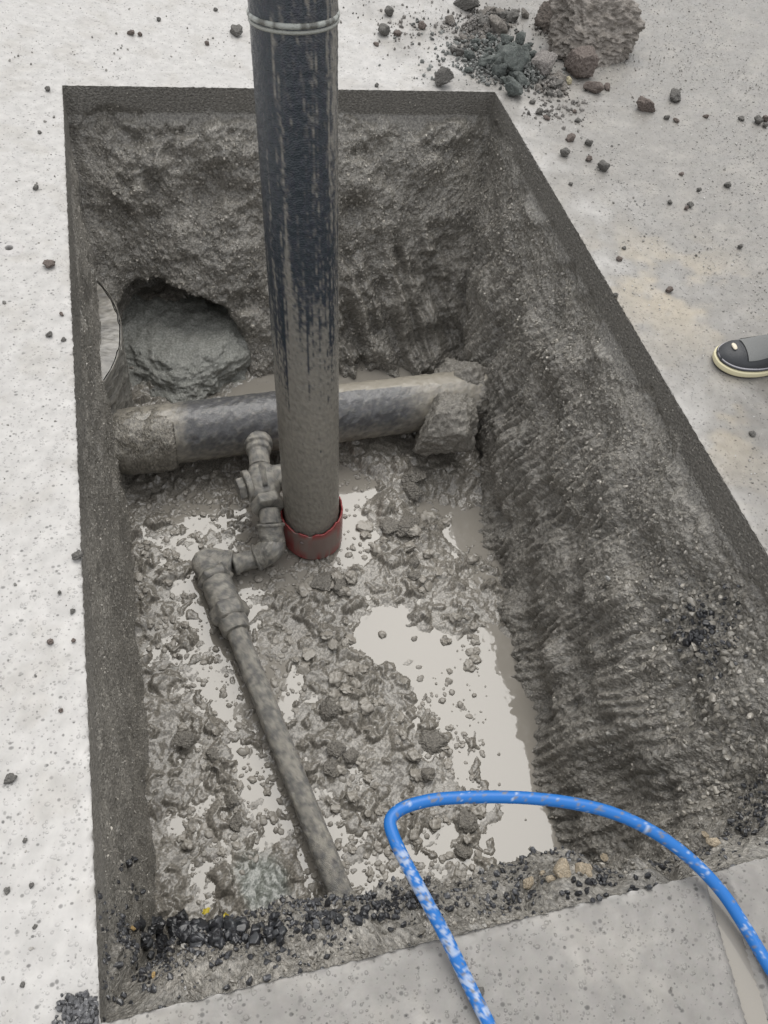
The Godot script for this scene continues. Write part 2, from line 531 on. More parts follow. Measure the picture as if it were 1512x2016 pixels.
# ------------------------------------------------------------------ walls
func strike(px: float, py: float, side: int) -> Vector3:    # where the sight line meets the plain side of the pit
	var d := ray(px, py)
	var t := 1.2
	while t < 4.5:
		var p := Vector3(0, EYE, 0) + d * t
		var share := clampf((p.x + 0.18) / 1.417, 0.0, 1.0) if side == 0 else clampf((p.z + 2.69) / 2.52, 0.0, 1.0)
		var o := [side, share, 1.0, side]
		var b := rim_at(o).lerp(foot_at(o), lean(side, -p.y))
		if p.y < 0.0 and ((side == 0 and p.z < b.y) or (side == 1 and p.x > b.x)): return p
		t += 0.004
	return Vector3(0, -9, 0)
var wall_pos := PackedVector3Array()
var wall_nor := PackedVector3Array()
func build_wall() -> void:
	var big := noise(FastNoiseLite.TYPE_SIMPLEX_SMOOTH, 3.2, 2, 41)
	var mid := noise(FastNoiseLite.TYPE_SIMPLEX, 10.0, 3, 42)
	var lumps := cells(42.0, 43)
	var knobs := cells(15.0, 49)
	var grit := cells(95.0, 44)
	var tone := noise(FastNoiseLite.TYPE_SIMPLEX, 7.0, 4, 45)
	var stone := cells(34.0, 46, FastNoiseLite.RETURN_CELL_VALUE)
	var stone_d := cells(34.0, 46)
	var fine := noise(FastNoiseLite.TYPE_SIMPLEX, 60.0, 3, 47)
	var tooth := noise(FastNoiseLite.TYPE_SIMPLEX, 1.0, 2, 48)
	var depth := []
	var d := 0.0
	while d < 1.0:
		depth.append(d)
		d += 0.0045
	var w := outline.size()
	var h: int = depth.size()
	wall_pos.resize(w * h)
	var col := PackedColorArray()
	col.resize(w * h)
	var uv := PackedVector2Array()
	uv.resize(w * h)
	var inward := [Vector3(0, 0.55, 0.83), Vector3(-0.9, 0.43, 0), Vector3(0, 0.5, -0.86), Vector3(0.99, 0.08, 0)]
	var edge := noise(FastNoiseLite.TYPE_SIMPLEX, 45.0, 3, 33)
	var c2 := Vector2(0.53, -1.43)
	var cave := Vector3(0.12, -0.80, -2.33)
	var cave_b := Vector3(-0.02, -0.72, -2.36)
	var feats := []
	for q in [[1010, 1310, 0.05, 0.035], [1090, 1295, 0.05, 0.04], [1180, 1280, 0.04, 0.025], [1060, 1370, 0.06, -0.035], [910, 650, 0.08, 0.04], [960, 560, 0.05, 0.03], [1050, 640, 0.05, 0.03], [940, 800, 0.06, -0.02],
			[990, 1000, 0.05, 0.025], [960, 950, 0.04, -0.035], [1130, 1450, 0.07, 0.02], [1200, 1560, 0.08, -0.03], [1300, 1500, 0.06, 0.035], [1380, 1620, 0.06, 0.03], [1340, 1380, 0.05, -0.035], [1400, 1200, 0.04, -0.02],
			[1120, 1010, 0.04, 0.025], [1230, 1180, 0.05, 0.03], [1000, 870, 0.06, 0.02], [1420, 1290, 0.025, 0.02], [1410, 1265, 0.02, 0.02]]:
		feats.append([strike(q[0], q[1], 1), q[2], q[3]])
	for q in [[710, 370, 0.06, 0.035], [840, 330, 0.08, 0.035], [690, 405, 0.035, -0.035], [785, 500, 0.03, -0.04], [870, 560, 0.04, -0.035], [740, 610, 0.05, 0.035], [840, 630, 0.05, 0.035], [300, 300, 0.08, 0.03], [200, 420, 0.06, -0.025],
			[350, 500, 0.10, 0.03], [485, 620, 0.06, 0.035], [480, 540, 0.05, 0.025], [420, 350, 0.05, -0.025], [900, 250, 0.06, 0.02], [780, 260, 0.05, -0.02], [260, 240, 0.03, 0.02], [330, 245, 0.03, 0.02], [870, 700, 0.05, 0.03]]:
		feats.append([strike(q[0], q[1], 0), q[2], q[3]])
	for i in w:
		var o: Array = outline[i]
		var sd: int = o[0]
		var r := rim_at(o)
		var f := foot_at(o)
		r += (c2 - r).normalized() * (edge.get_noise_2d(r.x + sd * 9.0, r.y) * 0.0022)
		var mix_n := 0.5 * (1.0 - smooth(0.0, 0.16, o[2]))
		var nrm: Vector3 = ((inward[sd] as Vector3).lerp(inward[o[3]], mix_n)).normalized()
		var far_w := (1.0 - mix_n) if sd == 0 else (mix_n if o[3] == 0 else 0.0)
		var right_w := (1.0 - mix_n) if sd == 1 else (mix_n if o[3] == 1 else 0.0)
		var near_w := (1.0 - mix_n) if sd == 2 else (mix_n if o[3] == 2 else 0.0)
		var left_w := (1.0 - mix_n) if sd == 3 else (mix_n if o[3] == 3 else 0.0)
		for j in h:
			var y: float = depth[j]
			var a := lerpf(lean(sd, y), lean(o[3], y), mix_n)
			var b := r.lerp(f, a)
			var p := Vector3(b.x, -y, b.y)
			var slab_low := lerpf(0.088, 0.03, near_w) + (0.05 * tone.get_noise_2d(p.x * 0.5, p.z * 0.5) + 0.03 * big.get_noise_3dv(p)) * (1.0 - near_w)
			var soil := smooth(slab_low - 0.006, slab_low + 0.02, y)
			var rough := soil * (1.0 - 0.72 * left_w)
			# broken earth
			var gouge := smooth(-0.1, 0.35, tone.get_noise_3dv(p * 0.45 + Vector3(9, 2, 5)))
			var calm := 1.0 - 0.6 * right_w
			var e := big.get_noise_3dv(p) * 0.05 + mid.get_noise_3dv(p) * (0.015 + 0.020 * gouge) * calm
			e -= (lumps.get_noise_3dv(p) + 0.6) * 0.010
			e -= (knobs.get_noise_3dv(p * Vector3(1, 1.3, 1)) + 0.6) * 0.030 * gouge * calm
			e += fine.get_noise_3dv(p) * 0.005
			# digging-tooth grooves raked across the sloping side
			if right_w > 0.0:
				var gx := p.z - p.y * 0.09 + 0.025 * big.get_noise_3dv(p * 0.8)
				var gl := p.y
				var patch := smooth(-0.30, 0.05, tooth.get_noise_2d(gx * 2.2 + 5.0, gl * 3.0))
				var rake := absf(sin(gx * PI / 0.033 + 1.5 * tooth.get_noise_2d(gx * 5.0, gl * 4.0)))
				e += right_w * (0.018 * absf(tooth.get_noise_2d(gx * 12.0, gl * 1.2)) + 0.0125 * patch * (rake - 0.6)) * smooth(0.18, 0.36, y)
			if far_w > 0.0:
				var gx2 := p.x * 0.9 + p.y * 0.3
				e += far_w * 0.045 * tooth.get_noise_2d(gx2 * 12.0, p.y * 2.2 + 30.0) * smooth(0.3, 0.55, y) * smooth(0.45, 0.7, p.x)
			e *= rough
			e -= (grit.get_noise_3dv(p) + 0.6) * lerpf(0.0035, 0.007, soil) * (1.0 - 0.3 * left_w)
			e += soil * 0.006 * left_w * tone.get_noise_3dv(p)
			p += nrm * e
			for ft in feats:
				var dd := p.distance_squared_to(ft[0])
				if dd < 4.0 * ft[1] * ft[1]: p += nrm * (ft[2] * exp(-dd / (ft[1] * ft[1])) * soil)
			# the hollow scoured under the far side, arched on top
			if far_w > 0.0 or left_w > 0.0:
				var g := clampf(blob(p * Vector3(1, 1, 0), cave * Vector3(1, 1, 0), 0.17) * 1.5 + 0.7 * blob(p * Vector3(1, 1, 0), cave_b * Vector3(1, 1, 0), 0.15), 0.0, 1.0)
				p.z -= maxf(far_w, 0.0) * 0.30 * smooth(0.25, 0.75, g)
			wall_pos[j * w + i] = p
			uv[j * w + i] = Vector2(i * STEP, y * lerpf(1.2, 1.0, left_w))
			# tones
			var n := tone.get_noise_3dv(p)
			var c := Color(0.34, 0.318, 0.28) * (1.0 + 0.32 * n)
			c = c.lerp(Color(0.235, 0.221, 0.195), smooth(0.0, 0.5, tone.get_noise_3dv(p * 0.6 + Vector3(4, 4, 4))) * 0.6)
			var sv := stone.get_noise_3dv(p)
			if sv > 0.62 and stone_d.get_noise_3dv(p) < -0.72 and soil > 0.5:
				c = c.lerp(Color(0.55, 0.53, 0.49), 0.6)
			c = c.lerp(Color(0.265, 0.25, 0.222), 1.0 - soil)
			c.a = 1.0
			col[j * w + i] = c
	for k in range(0, wall_pos.size(), 2):
		remember(wall_pos[k])
	var o := put("pit_earth", grid(wall_pos, col, w, h, -1.0, true, uv), M.soil)
	tag(o, "dug grey-brown earth sides of the pit", "", "", "structure")

# ------------------------------------------------------------------ floor
const BED := [[262, 1000, 25], [262, 1200, 30], [275, 1400, 34], [285, 1600, 34], [330, 1740, 45], [330, 1010, -2], [350, 1090, -3], [300, 1000, 2], [430, 1010, -3],
	[330, 1200, -2], [400, 1300, -1], [455, 1400, -7], [350, 1330, 4], [380, 1450, 8], [330, 1620, -4], [400, 1560, 6], [520, 1550, -5], [545, 1620, -6], [450, 1690, 6],
	[385, 1720, -3], [530, 1740, 26], [600, 1640, 10], [630, 1690, -10], [720, 1725, -9], [420, 930, 6], [520, 950, 10], [600, 930, 30], [750, 900, 50], [830, 950, 50],
	[900, 920, 60], [700, 960, -12], [700, 1060, -14], [690, 1100, -9], [770, 1010, 26], [830, 1060, 22], [860, 1010, -4], [915, 1040, -12], [800, 1120, 20], [880, 1150, 22],
	[720, 1130, 16], [640, 1150, 24], [560, 1140, -2], [500, 1150, -3], [580, 1200, 16], [690, 1190, 12], [860, 1205, 12], [940, 1180, 4], [760, 1250, -14], [850, 1290, -12],
	[950, 1300, -14], [1000, 1400, -18], [1030, 1550, -18], [900, 1400, -9], [890, 1490, 0], [950, 1600, 2], [1030, 1650, -14], [650, 1330, 20], [700, 1400, 30], [660, 1470, 28],
	[750, 1450, 12], [800, 1520, 15], [600, 1300, 5], [560, 1330, -3], [690, 1560, 6], [740, 1620, 7], [850, 1580, 9], [860, 1680, 4], [780, 1680, 1], [720, 1770, -7],
	[640, 1770, 5], [530, 1380, -5], [900, 1680, 4], [460, 1230, -4], [410, 1190, -6], [520, 1060, -4], [470, 760, -10], [560, 770, -12], [700, 760, -12], [850, 755, -8],
	[440, 750, 6], [340, 745, 60], [300, 700, 110], [380, 650, 130], [420, 690, 60], [265, 790, 45], [330, 630, 190], [250, 850, 35], [240, 900, 40], [300, 930, 22]]
var bed_w := 0
var bed_h := 0
const X0 := -0.32
const Z0 := -2.74
const XN := 1.26
const ZN := -0.24
const CELL := 0.004
func build_floor() -> void:
	var ctrl := []
	for q in BED: ctrl.append([at(q[0], q[1], WATER), q[2] * 0.001])
	var cw := 80
	var ch := 126
	var im := Image.create_empty(cw, ch, false, Image.FORMAT_RF)
	for j in ch:
		for i in cw:
			var p := Vector3(lerpf(X0, XN, float(i) / (cw - 1)), WATER, lerpf(Z0, ZN, float(j) / (ch - 1)))
			var sw := 1e-9
			var s := 0.0
			for q in ctrl:
				var d2: float = p.distance_squared_to(q[0])
				var wgt := 1.0 / (d2 * d2 + 2e-6)
				sw += wgt
				s += wgt * q[1]
			im.set_pixel(i, j, Color(s / sw, 0, 0))
	bed_w = int((XN - X0) / CELL)
	bed_h = int((ZN - Z0) / CELL)
	im.resize(bed_w, bed_h, Image.INTERPOLATE_CUBIC)
	var base := im.get_data().to_float32_array()
	var warp := noise(FastNoiseLite.TYPE_SIMPLEX, 14.0, 2, 51)
	var clod := cells(17.0, 52)
	var clod2 := cells(38.0, 53)
	var clod_v := cells(38.0, 53, FastNoiseLite.RETURN_CELL_VALUE)
	var clod_u := cells(17.0, 52, FastNoiseLite.RETURN_CELL_VALUE)
	var small := cells(80.0, 54)
	var roll := noise(FastNoiseLite.TYPE_SIMPLEX, 6.0, 4, 55)
	var fine := noise(FastNoiseLite.TYPE_SIMPLEX, 70.0, 3, 56)
	var tone := noise(FastNoiseLite.TYPE_SIMPLEX, 5.0, 4, 57)
	var blotch := noise(FastNoiseLite.TYPE_SIMPLEX, 24.0, 3, 58)
	var pos := PackedVector3Array()
	var col := PackedColorArray()
	pos.resize(bed_w * bed_h)
	col.resize(bed_w * bed_h)
	var uv := PackedVector2Array()
	uv.resize(bed_w * bed_h)
	var clay := at(370, 720, WATER)
	var clay2 := at(520, 1730, WATER)
	for j in bed_h:
		var z := Z0 + j * CELL
		for i in bed_w:
			var x := X0 + i * CELL
			var b := base[j * bed_w + i]
			var wx := warp.get_noise_2d(x, z) * 0.022
			var wz := warp.get_noise_2d(x + 5.0, z) * 0.022
			var u := clod_u.get_noise_2d(x + wx, z + wz) * 0.5 + 0.5
			var v := clod_v.get_noise_2d(x + wx * 0.7, z + wz * 0.7) * 0.5 + 0.5
			var d1 := clampf(-clod.get_noise_2d(x + wx, z + wz) * 1.6 - 0.70, 0.0, 1.0)
			var d2 := clampf(-clod2.get_noise_2d(x + wx * 0.7, z + wz * 0.7) * 1.7 - 0.80, 0.0, 1.0)
			var d3 := clampf(-small.get_noise_2d(x, z) * 1.3 - 0.3, 0.0, 1.0)
			var lively := smooth(-0.014, 0.008, b)
			var flat_h := b * 0.75 - 0.0035 + roll.get_noise_2d(x, z) * 0.013 * (0.35 + 0.65 * lively)
			if absf(flat_h) < 0.010: flat_h *= 0.35                # slurry settles almost level with the water
			else: flat_h -= signf(flat_h) * 0.0065
			var e := blotch.get_noise_2d(x, z) * 0.0026 * (0.3 + 0.7 * lively)
			e += sqrt(d1) * smooth(0.55, 0.95, u) * 0.026 * lively
			e += sqrt(d2) * smooth(0.6, 0.95, v) * 0.014 * (0.25 + 0.75 * lively)
			e += sqrt(d3) * 0.0014 * lively
			e += fine.get_noise_2d(x, z) * 0.0007
			var cl := maxf(exp(-(Vector2(x - clay.x, z - clay.z)).length_squared() / 0.035), exp(-(Vector2(x - clay2.x, z - clay2.z)).length_squared() / 0.006))
			pos[j * bed_w + i] = Vector3(x, WATER + flat_h + e, z)
			uv[j * bed_w + i] = Vector2(x, z)
			var n := tone.get_noise_2d(x, z)
			var c := Color(0.295, 0.272, 0.235) * (1.0 + 0.18 * n)
			c = c.lerp(Color(0.30, 0.315, 0.285), smooth(0.3, 0.7, cl + 0.3 * n))
			c.a = 1.0
			col[j * bed_w + i] = c
	for k in range(0, pos.size(), 2):
		remember(pos[k])
	var o := put("pit_floor", grid(pos, col, bed_w, bed_h, -1.0, false, uv), M.mud)
	tag(o, "churned wet mud floor of the pit", "", "", "structure")
	var wp := PackedVector3Array()
	var wu := PackedVector2Array()
	for j in 12:
		for i in 12:
			wp.append(Vector3(lerpf(X0, XN, i / 11.0), WATER, lerpf(Z0, ZN, j / 11.0)))
			wu.append(Vector2(wp[-1].x, wp[-1].z))
	o = put("puddle_water", grid(wp, PackedColorArray(), 12, 12, -1.0, false, wu), M.puddle)
	tag(o, "brown muddy water lying in the pit", "", "", "structure")

# ------------------------------------------------------------------ vacuum tube
func build_tube() -> void:
	var t := thing("suction_tube", "upright black vacuum tube streaked with grey mud, red collar at its foot", "tube")
	var low := Vector3(0.424, -0.80, -1.508)
	var high := Vector3(0.297, 1.25, -1.80)
	var lowr := 0.086
	var streak := noise(FastNoiseLite.TYPE_SIMPLEX, 1.0, 4, 61)
	var fleck := noise(FastNoiseLite.TYPE_SIMPLEX, 1.0, 3, 62)
	var skin := noise(FastNoiseLite.TYPE_SIMPLEX, 55.0, 3, 63)
	var paint := func(p: Vector3, an: float, share: float) -> Color:
		var ca := cos(an) * 1.0
		var sa := sin(an) * 1.0
		var s := streak.get_noise_3d(ca * 2.6, p.y * 0.9, sa * 2.6) + 0.6 * streak.get_noise_3d(ca * 12.0, p.y * 1.6, sa * 12.0 + 20.0)
		var f := fleck.get_noise_3d(ca * 16.0, p.y * 45.0, sa * 16.0)
		var f2 := fleck.get_noise_3d(ca * 30.0, p.y * 16.0, sa * 30.0 + 9.0)
		var deg := rad_to_deg(an) + 6.0 * streak.get_noise_2d(p.y * 3.0, 5.0)
		var smear := 0.0                   # wiped and dripped runs of mud: where round the tube, how wide, how thick
		for q in [[150.0, 4.5, 0.75], [141.0, 2.0, 0.35], [172.0, 9.0, 0.12], [214.0, 13.0, 0.34], [238.0, 14.0, 0.5], [258.0, 12.0, 0.4], [300.0, 20.0, 0.3], [20.0, 30.0, 0.3], [118.0, 3.0, 0.3]]:
			smear = maxf(smear, q[2] * exp(-pow((deg - q[0]) / q[1], 2.0)))
		var bias := lerpf(0.95, -0.40, smooth(-0.45, 0.30, p.y)) + smear * (0.8 + 0.6 * s)
		var k := smooth(-0.22, 0.48, 0.8 * s + bias + 0.5 * f + 0.35 * f2)
		k = clampf(k * (0.85 + 0.3 * f) + 0.04 + 0.12 * maxf(f2, 0.0), 0.0, 1.0)
		var c := Color(0.016, 0.022, 0.034).lerp(Color(0.25, 0.232, 0.198), k * lerpf(1.0, 0.72, smooth(-0.4, 0.1, p.y)))
		return c
	var path := line(low, high, 400)
	var rad := []
	for p in path: rad.append(lowr + 0.0006 * skin.get_noise_3dv(p * 3.0))
	put("pipe", sweep(path, rad, 120, skin, 0.0016, paint), M.pipe_coat, t)
	# beaded joint near the top
	var dir := (high - low).normalized()
	var ring_at := low + dir * 1.474
	var rp := []
	var rr := []
	for k in 13:
		var an := PI * k / 12.0
		rp.append(ring_at + dir * (-cos(an) * 0.0055))
		rr.append(lowr - 0.001 + 0.0055 * sin(an))
	put("joint_bead", sweep(rp, rr, 96, null, 0.0, func(_p, an, _s): return Color(0.30, 0.31, 0.29).lerp(Color(0.10, 0.10, 0.09), smooth(0.1, 0.5, streak.get_noise_2d(cos(an) * 3.0, sin(an) * 3.0) + 0.2)), 0, false), M.pipe_coat, t)
	rp = []
	rr = []
	for k in 13:
		var an := PI * k / 12.0
		rp.append(ring_at + dir * (-0.011 - cos(an) * 0.004))
		rr.append(lowr - 0.001 + 0.004 * sin(an))
	put("joint_bead", sweep(rp, rr, 96, null, 0.0, func(_p, _an, _s): return Color(0.24, 0.245, 0.22), 0, false), M.pipe_coat, t)
	var ub := ring_at + dir * 0.09
	put("upper_band", sweep([ub, ub + dir * 0.004, ub + dir * 0.05, ub + dir * 0.054], [lowr, lowr + 0.006, lowr + 0.006, lowr], 96, null, 0.0, func(_p, _a, _s): return Color(0.05, 0.045, 0.04), 0, false), M.pipe_coat, t)
	# red sleeve, open on top, its lip higher at the back and worn
	var base := near(618, 1086, 2.72)
	base = Vector3(low.x + 0.003, -0.845, low.z + 0.008)
	var pos := PackedVector3Array()
	var col := PackedColorArray()
	var segs := 96
	var prof := [[0.0, 0.080, 0], [0.002, 0.092, 0], [0.012, 0.0965, 0], [0.05, 0.0975, 0], [0.10, 0.098, 0], [0.98, 0.0985, 1], [1.0, 0.097, 1], [0.985, 0.092, 1], [0.05, 0.0905, 0]]
	var wear := noise(FastNoiseLite.TYPE_SIMPLEX, 22.0, 4, 64)
	for q in prof:
		for i in segs:
			var an := TAU * i / segs
			var lip := 0.135 + 0.014 * wear.get_noise_2d(cos(an) * 0.06, sin(an) * 0.06) + 0.012 * cos(an + 0.6)
			var y: float = q[0] if q[2] == 0 else lip * q[0]
			var p: Vector3 = base + dir * y + Vector3(cos(an), 0, sin(an)) * q[1]
			p += Vector3(cos(an), 0, sin(an)) * wear.get_noise_3dv(p) * 0.0012
			pos.append(p)
			var k := smooth(-0.10, 0.25, wear.get_noise_3dv(p * 0.6) + 0.7 * sin(an) * 0.6 - 0.9 * smooth(0.09, 0.135, y) * 0.7 - 0.35 * (1.0 - smooth(0.0, 0.04, y)))
			col.append(Color(0.27, 0.045, 0.045).lerp(Color(0.19, 0.165, 0.145), 0.85 * k))
	var rc := put("red_collar", grid(pos, col, segs, prof.size(), -1.0, true), M.pipe_coat, t)
	var rv := base + dir * 0.085 + Vector3(-0.048, 0, 0.085)
	var ro := Vector3(-0.49, 0.0, 0.87)
	put("rivet", sweep([rv, rv + ro * 0.003, rv + ro * 0.005], [0.0065, 0.006, 0.003], 20, null, 0.0, func(_p, _a, _s): return Color(0.20, 0.16, 0.15)), M.pipe_coat, rc)

# ------------------------------------------------------------------ gas main
func build_main() -> void:
	var t := thing("gas_main", "thick dark main pipe crossing the pit, half coated in mud", "pipe")
	var a := at(225, 872, -0.70) + Vector3(-0.2, 0, 0)
	var b := at(960, 778, -0.70)
	var skin := noise(FastNoiseLite.TYPE_SIMPLEX, 26.0, 4, 71)
	var spots := noise(FastNoiseLite.TYPE_SIMPLEX, 60.0, 3, 72)
	var paint := func(p: Vector3, an: float, _s: float) -> Color:
		var up := (p.y + 0.70) / 0.1
		var bare := smooth(-0.45, 0.6, up) * (1.0 - smooth(0.75, 0.9, p.x)) * smooth(0.02, 0.10, p.x)
		var k := clampf(0.75 + 0.25 * skin.get_noise_3dv(p) + 0.35 * spots.get_noise_3dv(p) - 0.75 * bare, 0.0, 1.0)
		if up > 0.3 and p.x > 0.5 and p.z < -1.9: k = maxf(k, smooth(0.55, 0.65, up + 0.3 * skin.get_noise_3dv(p)))
		return Color(0.075, 0.076, 0.080).lerp(Color(0.29, 0.266, 0.222), k)
	var path := line(a, b, 190)
	var rad := []
	for p: Vector3 in path:
		rad.append(0.098)
	put("pipe", sweep(path, rad, 110, skin, 0.003, paint), M.pipe_coat, t)
	# a coupling caked with mud where the main leaves the side of the pit
	var c0 := at(235, 873, -0.705) + Vector3(-0.15, 0, 0)
	var c1 := at(345, 862, -0.702)
	var muck0 := noise(FastNoiseLite.TYPE_SIMPLEX, 16.0, 4, 74)
	var path2 := line(c0, c1, 40)
	var rad2 := []
	for k in 41: rad2.append(0.104 - 0.007 * smooth(36, 40, k))
	put("coupling", sweep(path2, rad2, 90, muck0, 0.009, func(p, _an, _s): return Color(0.29, 0.266, 0.224) * (1.0 + 0.3 * skin.get_noise_3dv(p))), M.soil, t)
	# the block of stiff clay left on the main
	var tones := [Color(0.27, 0.252, 0.22), Color(0.37, 0.348, 0.31)]
	var ck := put("clay_block", lump(501, 5, 0.55, 7, tones), M.clay)
	tag(ck, "big squared lump of grey clay sitting against the main pipe's end", "clay block")
	ck.position = at(868, 852, -0.70)
	ck.rotation = Vector3(0.3, 0.5, -0.4)
	ck.scale = Vector3(0.24, 0.32, 0.24)
	var cp := put("clay_block", lump(502, 5, 0.7, 4, tones), M.clay)
	tag(cp, "slumped grey clay burying the main pipe where it enters the bank", "clay block")
	cp.position = at(918, 778, -0.72)
	cp.scale = Vector3(0.27, 0.25, 0.27)
	var gtone := [Color(0.32, 0.325, 0.295), Color(0.41, 0.412, 0.378)]
	var gm := put("clay_mound", lump(503, 6, 0.5, 0, gtone), M.clay)
	tag(gm, "green-grey clay slumped in the hollow under the far side", "clay mound")
	gm.position = at(350, 705, -0.90)
	gm.scale = Vector3(0.62, 0.38, 0.66)
	# the round chamber ring showing in the straight side
	var post := thing("concrete_ring", "curved concrete ring edge with a pale muddy top set in the straight-cut side", "concrete ring")
	var pc := Vector3(-0.558, -0.45, -2.10)
	var pr := 0.465
	var muck := noise(FastNoiseLite.TYPE_SIMPLEX, 20.0, 4, 73)
	put("shaft", sweep(line(pc + Vector3(0, -0.45, 0), pc, 70), fill(pr, 71), 360, muck, 0.010, func(p, _a, _s): return Color(0.28, 0.267, 0.238) * (1.0 + 0.4 * muck.get_noise_3dv(p))), M.soil, post)
	var skim_p := []
	var skim_r := []
	for k in 30:
		skim_p.append(pc + Vector3(0, 0.001 + 0.0004 * k, 0))
		skim_r.append(pr - 0.003 - 0.005 * k)
	put("top_skim", sweep(skim_p, skim_r, 360, muck, 0.004, func(p, _a, _s): return Color(0.29, 0.272, 0.24) * (1.0 + 0.6 * muck.get_noise_3dv(p * 1.5))), M.soil, post)
	put("metal_rim", sweep([pc + Vector3(0, -0.016, 0), pc + Vector3(0, -0.015, 0), pc + Vector3(0, 0.005, 0), pc + Vector3(0, 0.006, 0)], [pr + 0.001, pr + 0.004, pr + 0.004, pr], 360, null, 0.0, func(_p, _a, _s): return Color(0.30, 0.285, 0.25), 0, false), M.soil, post)

# ------------------------------------------------------------------ service pipe with its fittings
func build_service() -> void:
	var t := thing("service_pipe", "thin muddy steel service pipe with valve and elbows branching off the main", "pipe")
	var skin := noise(FastNoiseLite.TYPE_SIMPLEX, 45.0, 4, 81)
	var paint := func(p: Vector3, _an: float, _s: float) -> Color:
		var k := clampf(0.5 + 1.1 * skin.get_noise_3dv(p * 0.7) + 0.5 * skin.get_noise_3dv(p * 3.0), 0.0, 1.0)
		return Color(0.13, 0.128, 0.122).lerp(Color(0.34, 0.318, 0.275), k)
	var iron: Material = M.muddy_iron
	var bend := func(called: String, pts: Array, lip: float, body: float):
		var sp := spline(pts, 0.004)
		var rr := []
		for k in sp.size():
			var e := mini(k, sp.size() - 1 - k)
			rr.append(lip if e > 0 and e < 4 else (lip - 0.004 if e == 0 else body))
		return put(called, sweep(sp, rr, 48, skin, 0.0022, paint), iron, t)
	var bar := func(called: String, pts0: Array, rads0: Array, sides := 0, whole: Node3D = t):
		var pts := [pts0[0]]
		var rads := [rads0[0]]
		for k in range(1, pts0.size()):
			var parts := maxi(1, int((pts0[k] as Vector3).distance_to(pts0[k - 1]) / 0.006))
			for i in range(1, parts + 1):
				pts.append((pts0[k - 1] as Vector3).lerp(pts0[k], float(i) / parts))
				rads.append(lerpf(rads0[k - 1], rads0[k], float(i) / parts))
		return put(called, sweep(pts, rads, 48 if sides == 0 else 60, skin, 0.0025 if sides == 0 else 0.001, paint, sides), iron, whole)
	# branch out of the main
	var m0 := at(508, 866, -0.69)
	var m1 := at(510, 905, -0.69)
	var v0 := at(512, 922, -0.69)
	var v1 := at(524, 985, -0.70)
	bar.call("branch", [m0, m0.lerp(m1, 0.35), m0.lerp(m1, 0.36), m0.lerp(m1, 0.62), m0.lerp(m1, 0.64), m1, v0], [0.046, 0.046, 0.040, 0.040, 0.034, 0.033, 0.033])
	# valve body: a barrel with two ends, a plug cap on one side and a boss on the other
	var vb: Node3D = bar.call("valve_body", [v0, v0.lerp(v1, 0.08), v0.lerp(v1, 0.25), v0.lerp(v1, 0.45), v0.lerp(v1, 0.65), v0.lerp(v1, 0.85), v1], [0.036, 0.043, 0.050, 0.055, 0.054, 0.046, 0.040])
	var vm := v0.lerp(v1, 0.45)
	var across := (at(560, 938, -0.69) - at(470, 965, -0.70)).normalized()
	bar.call("valve_flange", [vm - across * 0.036, vm - across * 0.037, vm - across * 0.056, vm - across * 0.058], [0.040, 0.053, 0.053, 0.046], 0, vb)
	bar.call("valve_cap", [vm - across * 0.056, vm - across * 0.080, vm - across * 0.083], [0.038, 0.038, 0.032], 6, vb)
	bar.call("valve_boss", [vm, vm + across * 0.05, vm + across * 0.075, vm + across * 0.08], [0.042, 0.042, 0.040, 0.034], 0, vb)
	var rib_a := vm.lerp(v0, 0.8) + Vector3(0, 0.048, 0)
	var rib_b := vm.lerp(v1, 0.7) + Vector3(0, 0.050, 0)
	bar.call("valve_rib", [rib_a + Vector3(0, -0.01, 0), rib_a.lerp(rib_b, 0.3), rib_a.lerp(rib_b, 0.7), rib_b + Vector3(0, -0.008, 0)], [0.009, 0.011, 0.011, 0.009], 0, vb)
	var n1 := at(530, 1003, -0.70)
	bar.call("union_nut", [v1, v1.lerp(n1, 0.1), v1.lerp(n1, 0.9), n1], [0.046, 0.054, 0.054, 0.046], 6)
	# down to the first elbow and across to the second
	var e0 := at(533, 1035, -0.72)
	var e1 := at(536, 1085, -0.775)
	var e2 := at(505, 1098, -0.795)
	bar.call("nipple", [n1, e0], [0.032, 0.032])
	bend.call("elbow", [e0.lerp(n1, 0.15), e0.lerp(e1, 0.3), e0.lerp(e1, 0.72) + Vector3(0.004, 0, 0), e1 + Vector3(-0.004, 0.012, 0.0), e1.lerp(e2, 0.7), e2.lerp(e1, -0.05)], 0.043, 0.0385)
	var g0 := at(458, 1112, -0.80)
	bar.call("short_pipe", [e2, e2.lerp(g0, 0.8), e2.lerp(g0, 0.82), g0], [0.030, 0.030, 0.035, 0.035])
	var h0 := at(440, 1110, -0.80)
	var h1 := at(404, 1103, -0.80)
	var h2 := at(416, 1130, -0.80)
	bend.call("elbow", [g0, h0, h1.lerp(h0, 0.3), h1.lerp(h2, 0.25) + (h1 - h0).normalized() * 0.004, h2.lerp(h1, 0.2), h2.lerp(h1, -0.25)], 0.045, 0.042)
	# coupling, nuts and the long pipe under the near edge
	var l0 := at(425, 1143, -0.795)
	var l1 := at(455, 1215, -0.785)
	var end := at(705, 1845, -0.78)
	bar.call("hex_collar", [h2.lerp(l0, 0.5), h2.lerp(l0, 0.6), l0, l0.lerp(l1, 0.08)], [0.042, 0.057, 0.057, 0.046], 6)
	bar.call("coupling", [l0, l0.lerp(l1, 0.1), l0.lerp(l1, 0.75), l0.lerp(l1, 0.8)], [0.040, 0.046, 0.047, 0.043])
	bar.call("hex_nut", [l0.lerp(l1, 0.72), l0.lerp(l1, 0.76), l1, l1.lerp(end, 0.015)], [0.042, 0.058, 0.058, 0.047], 6)
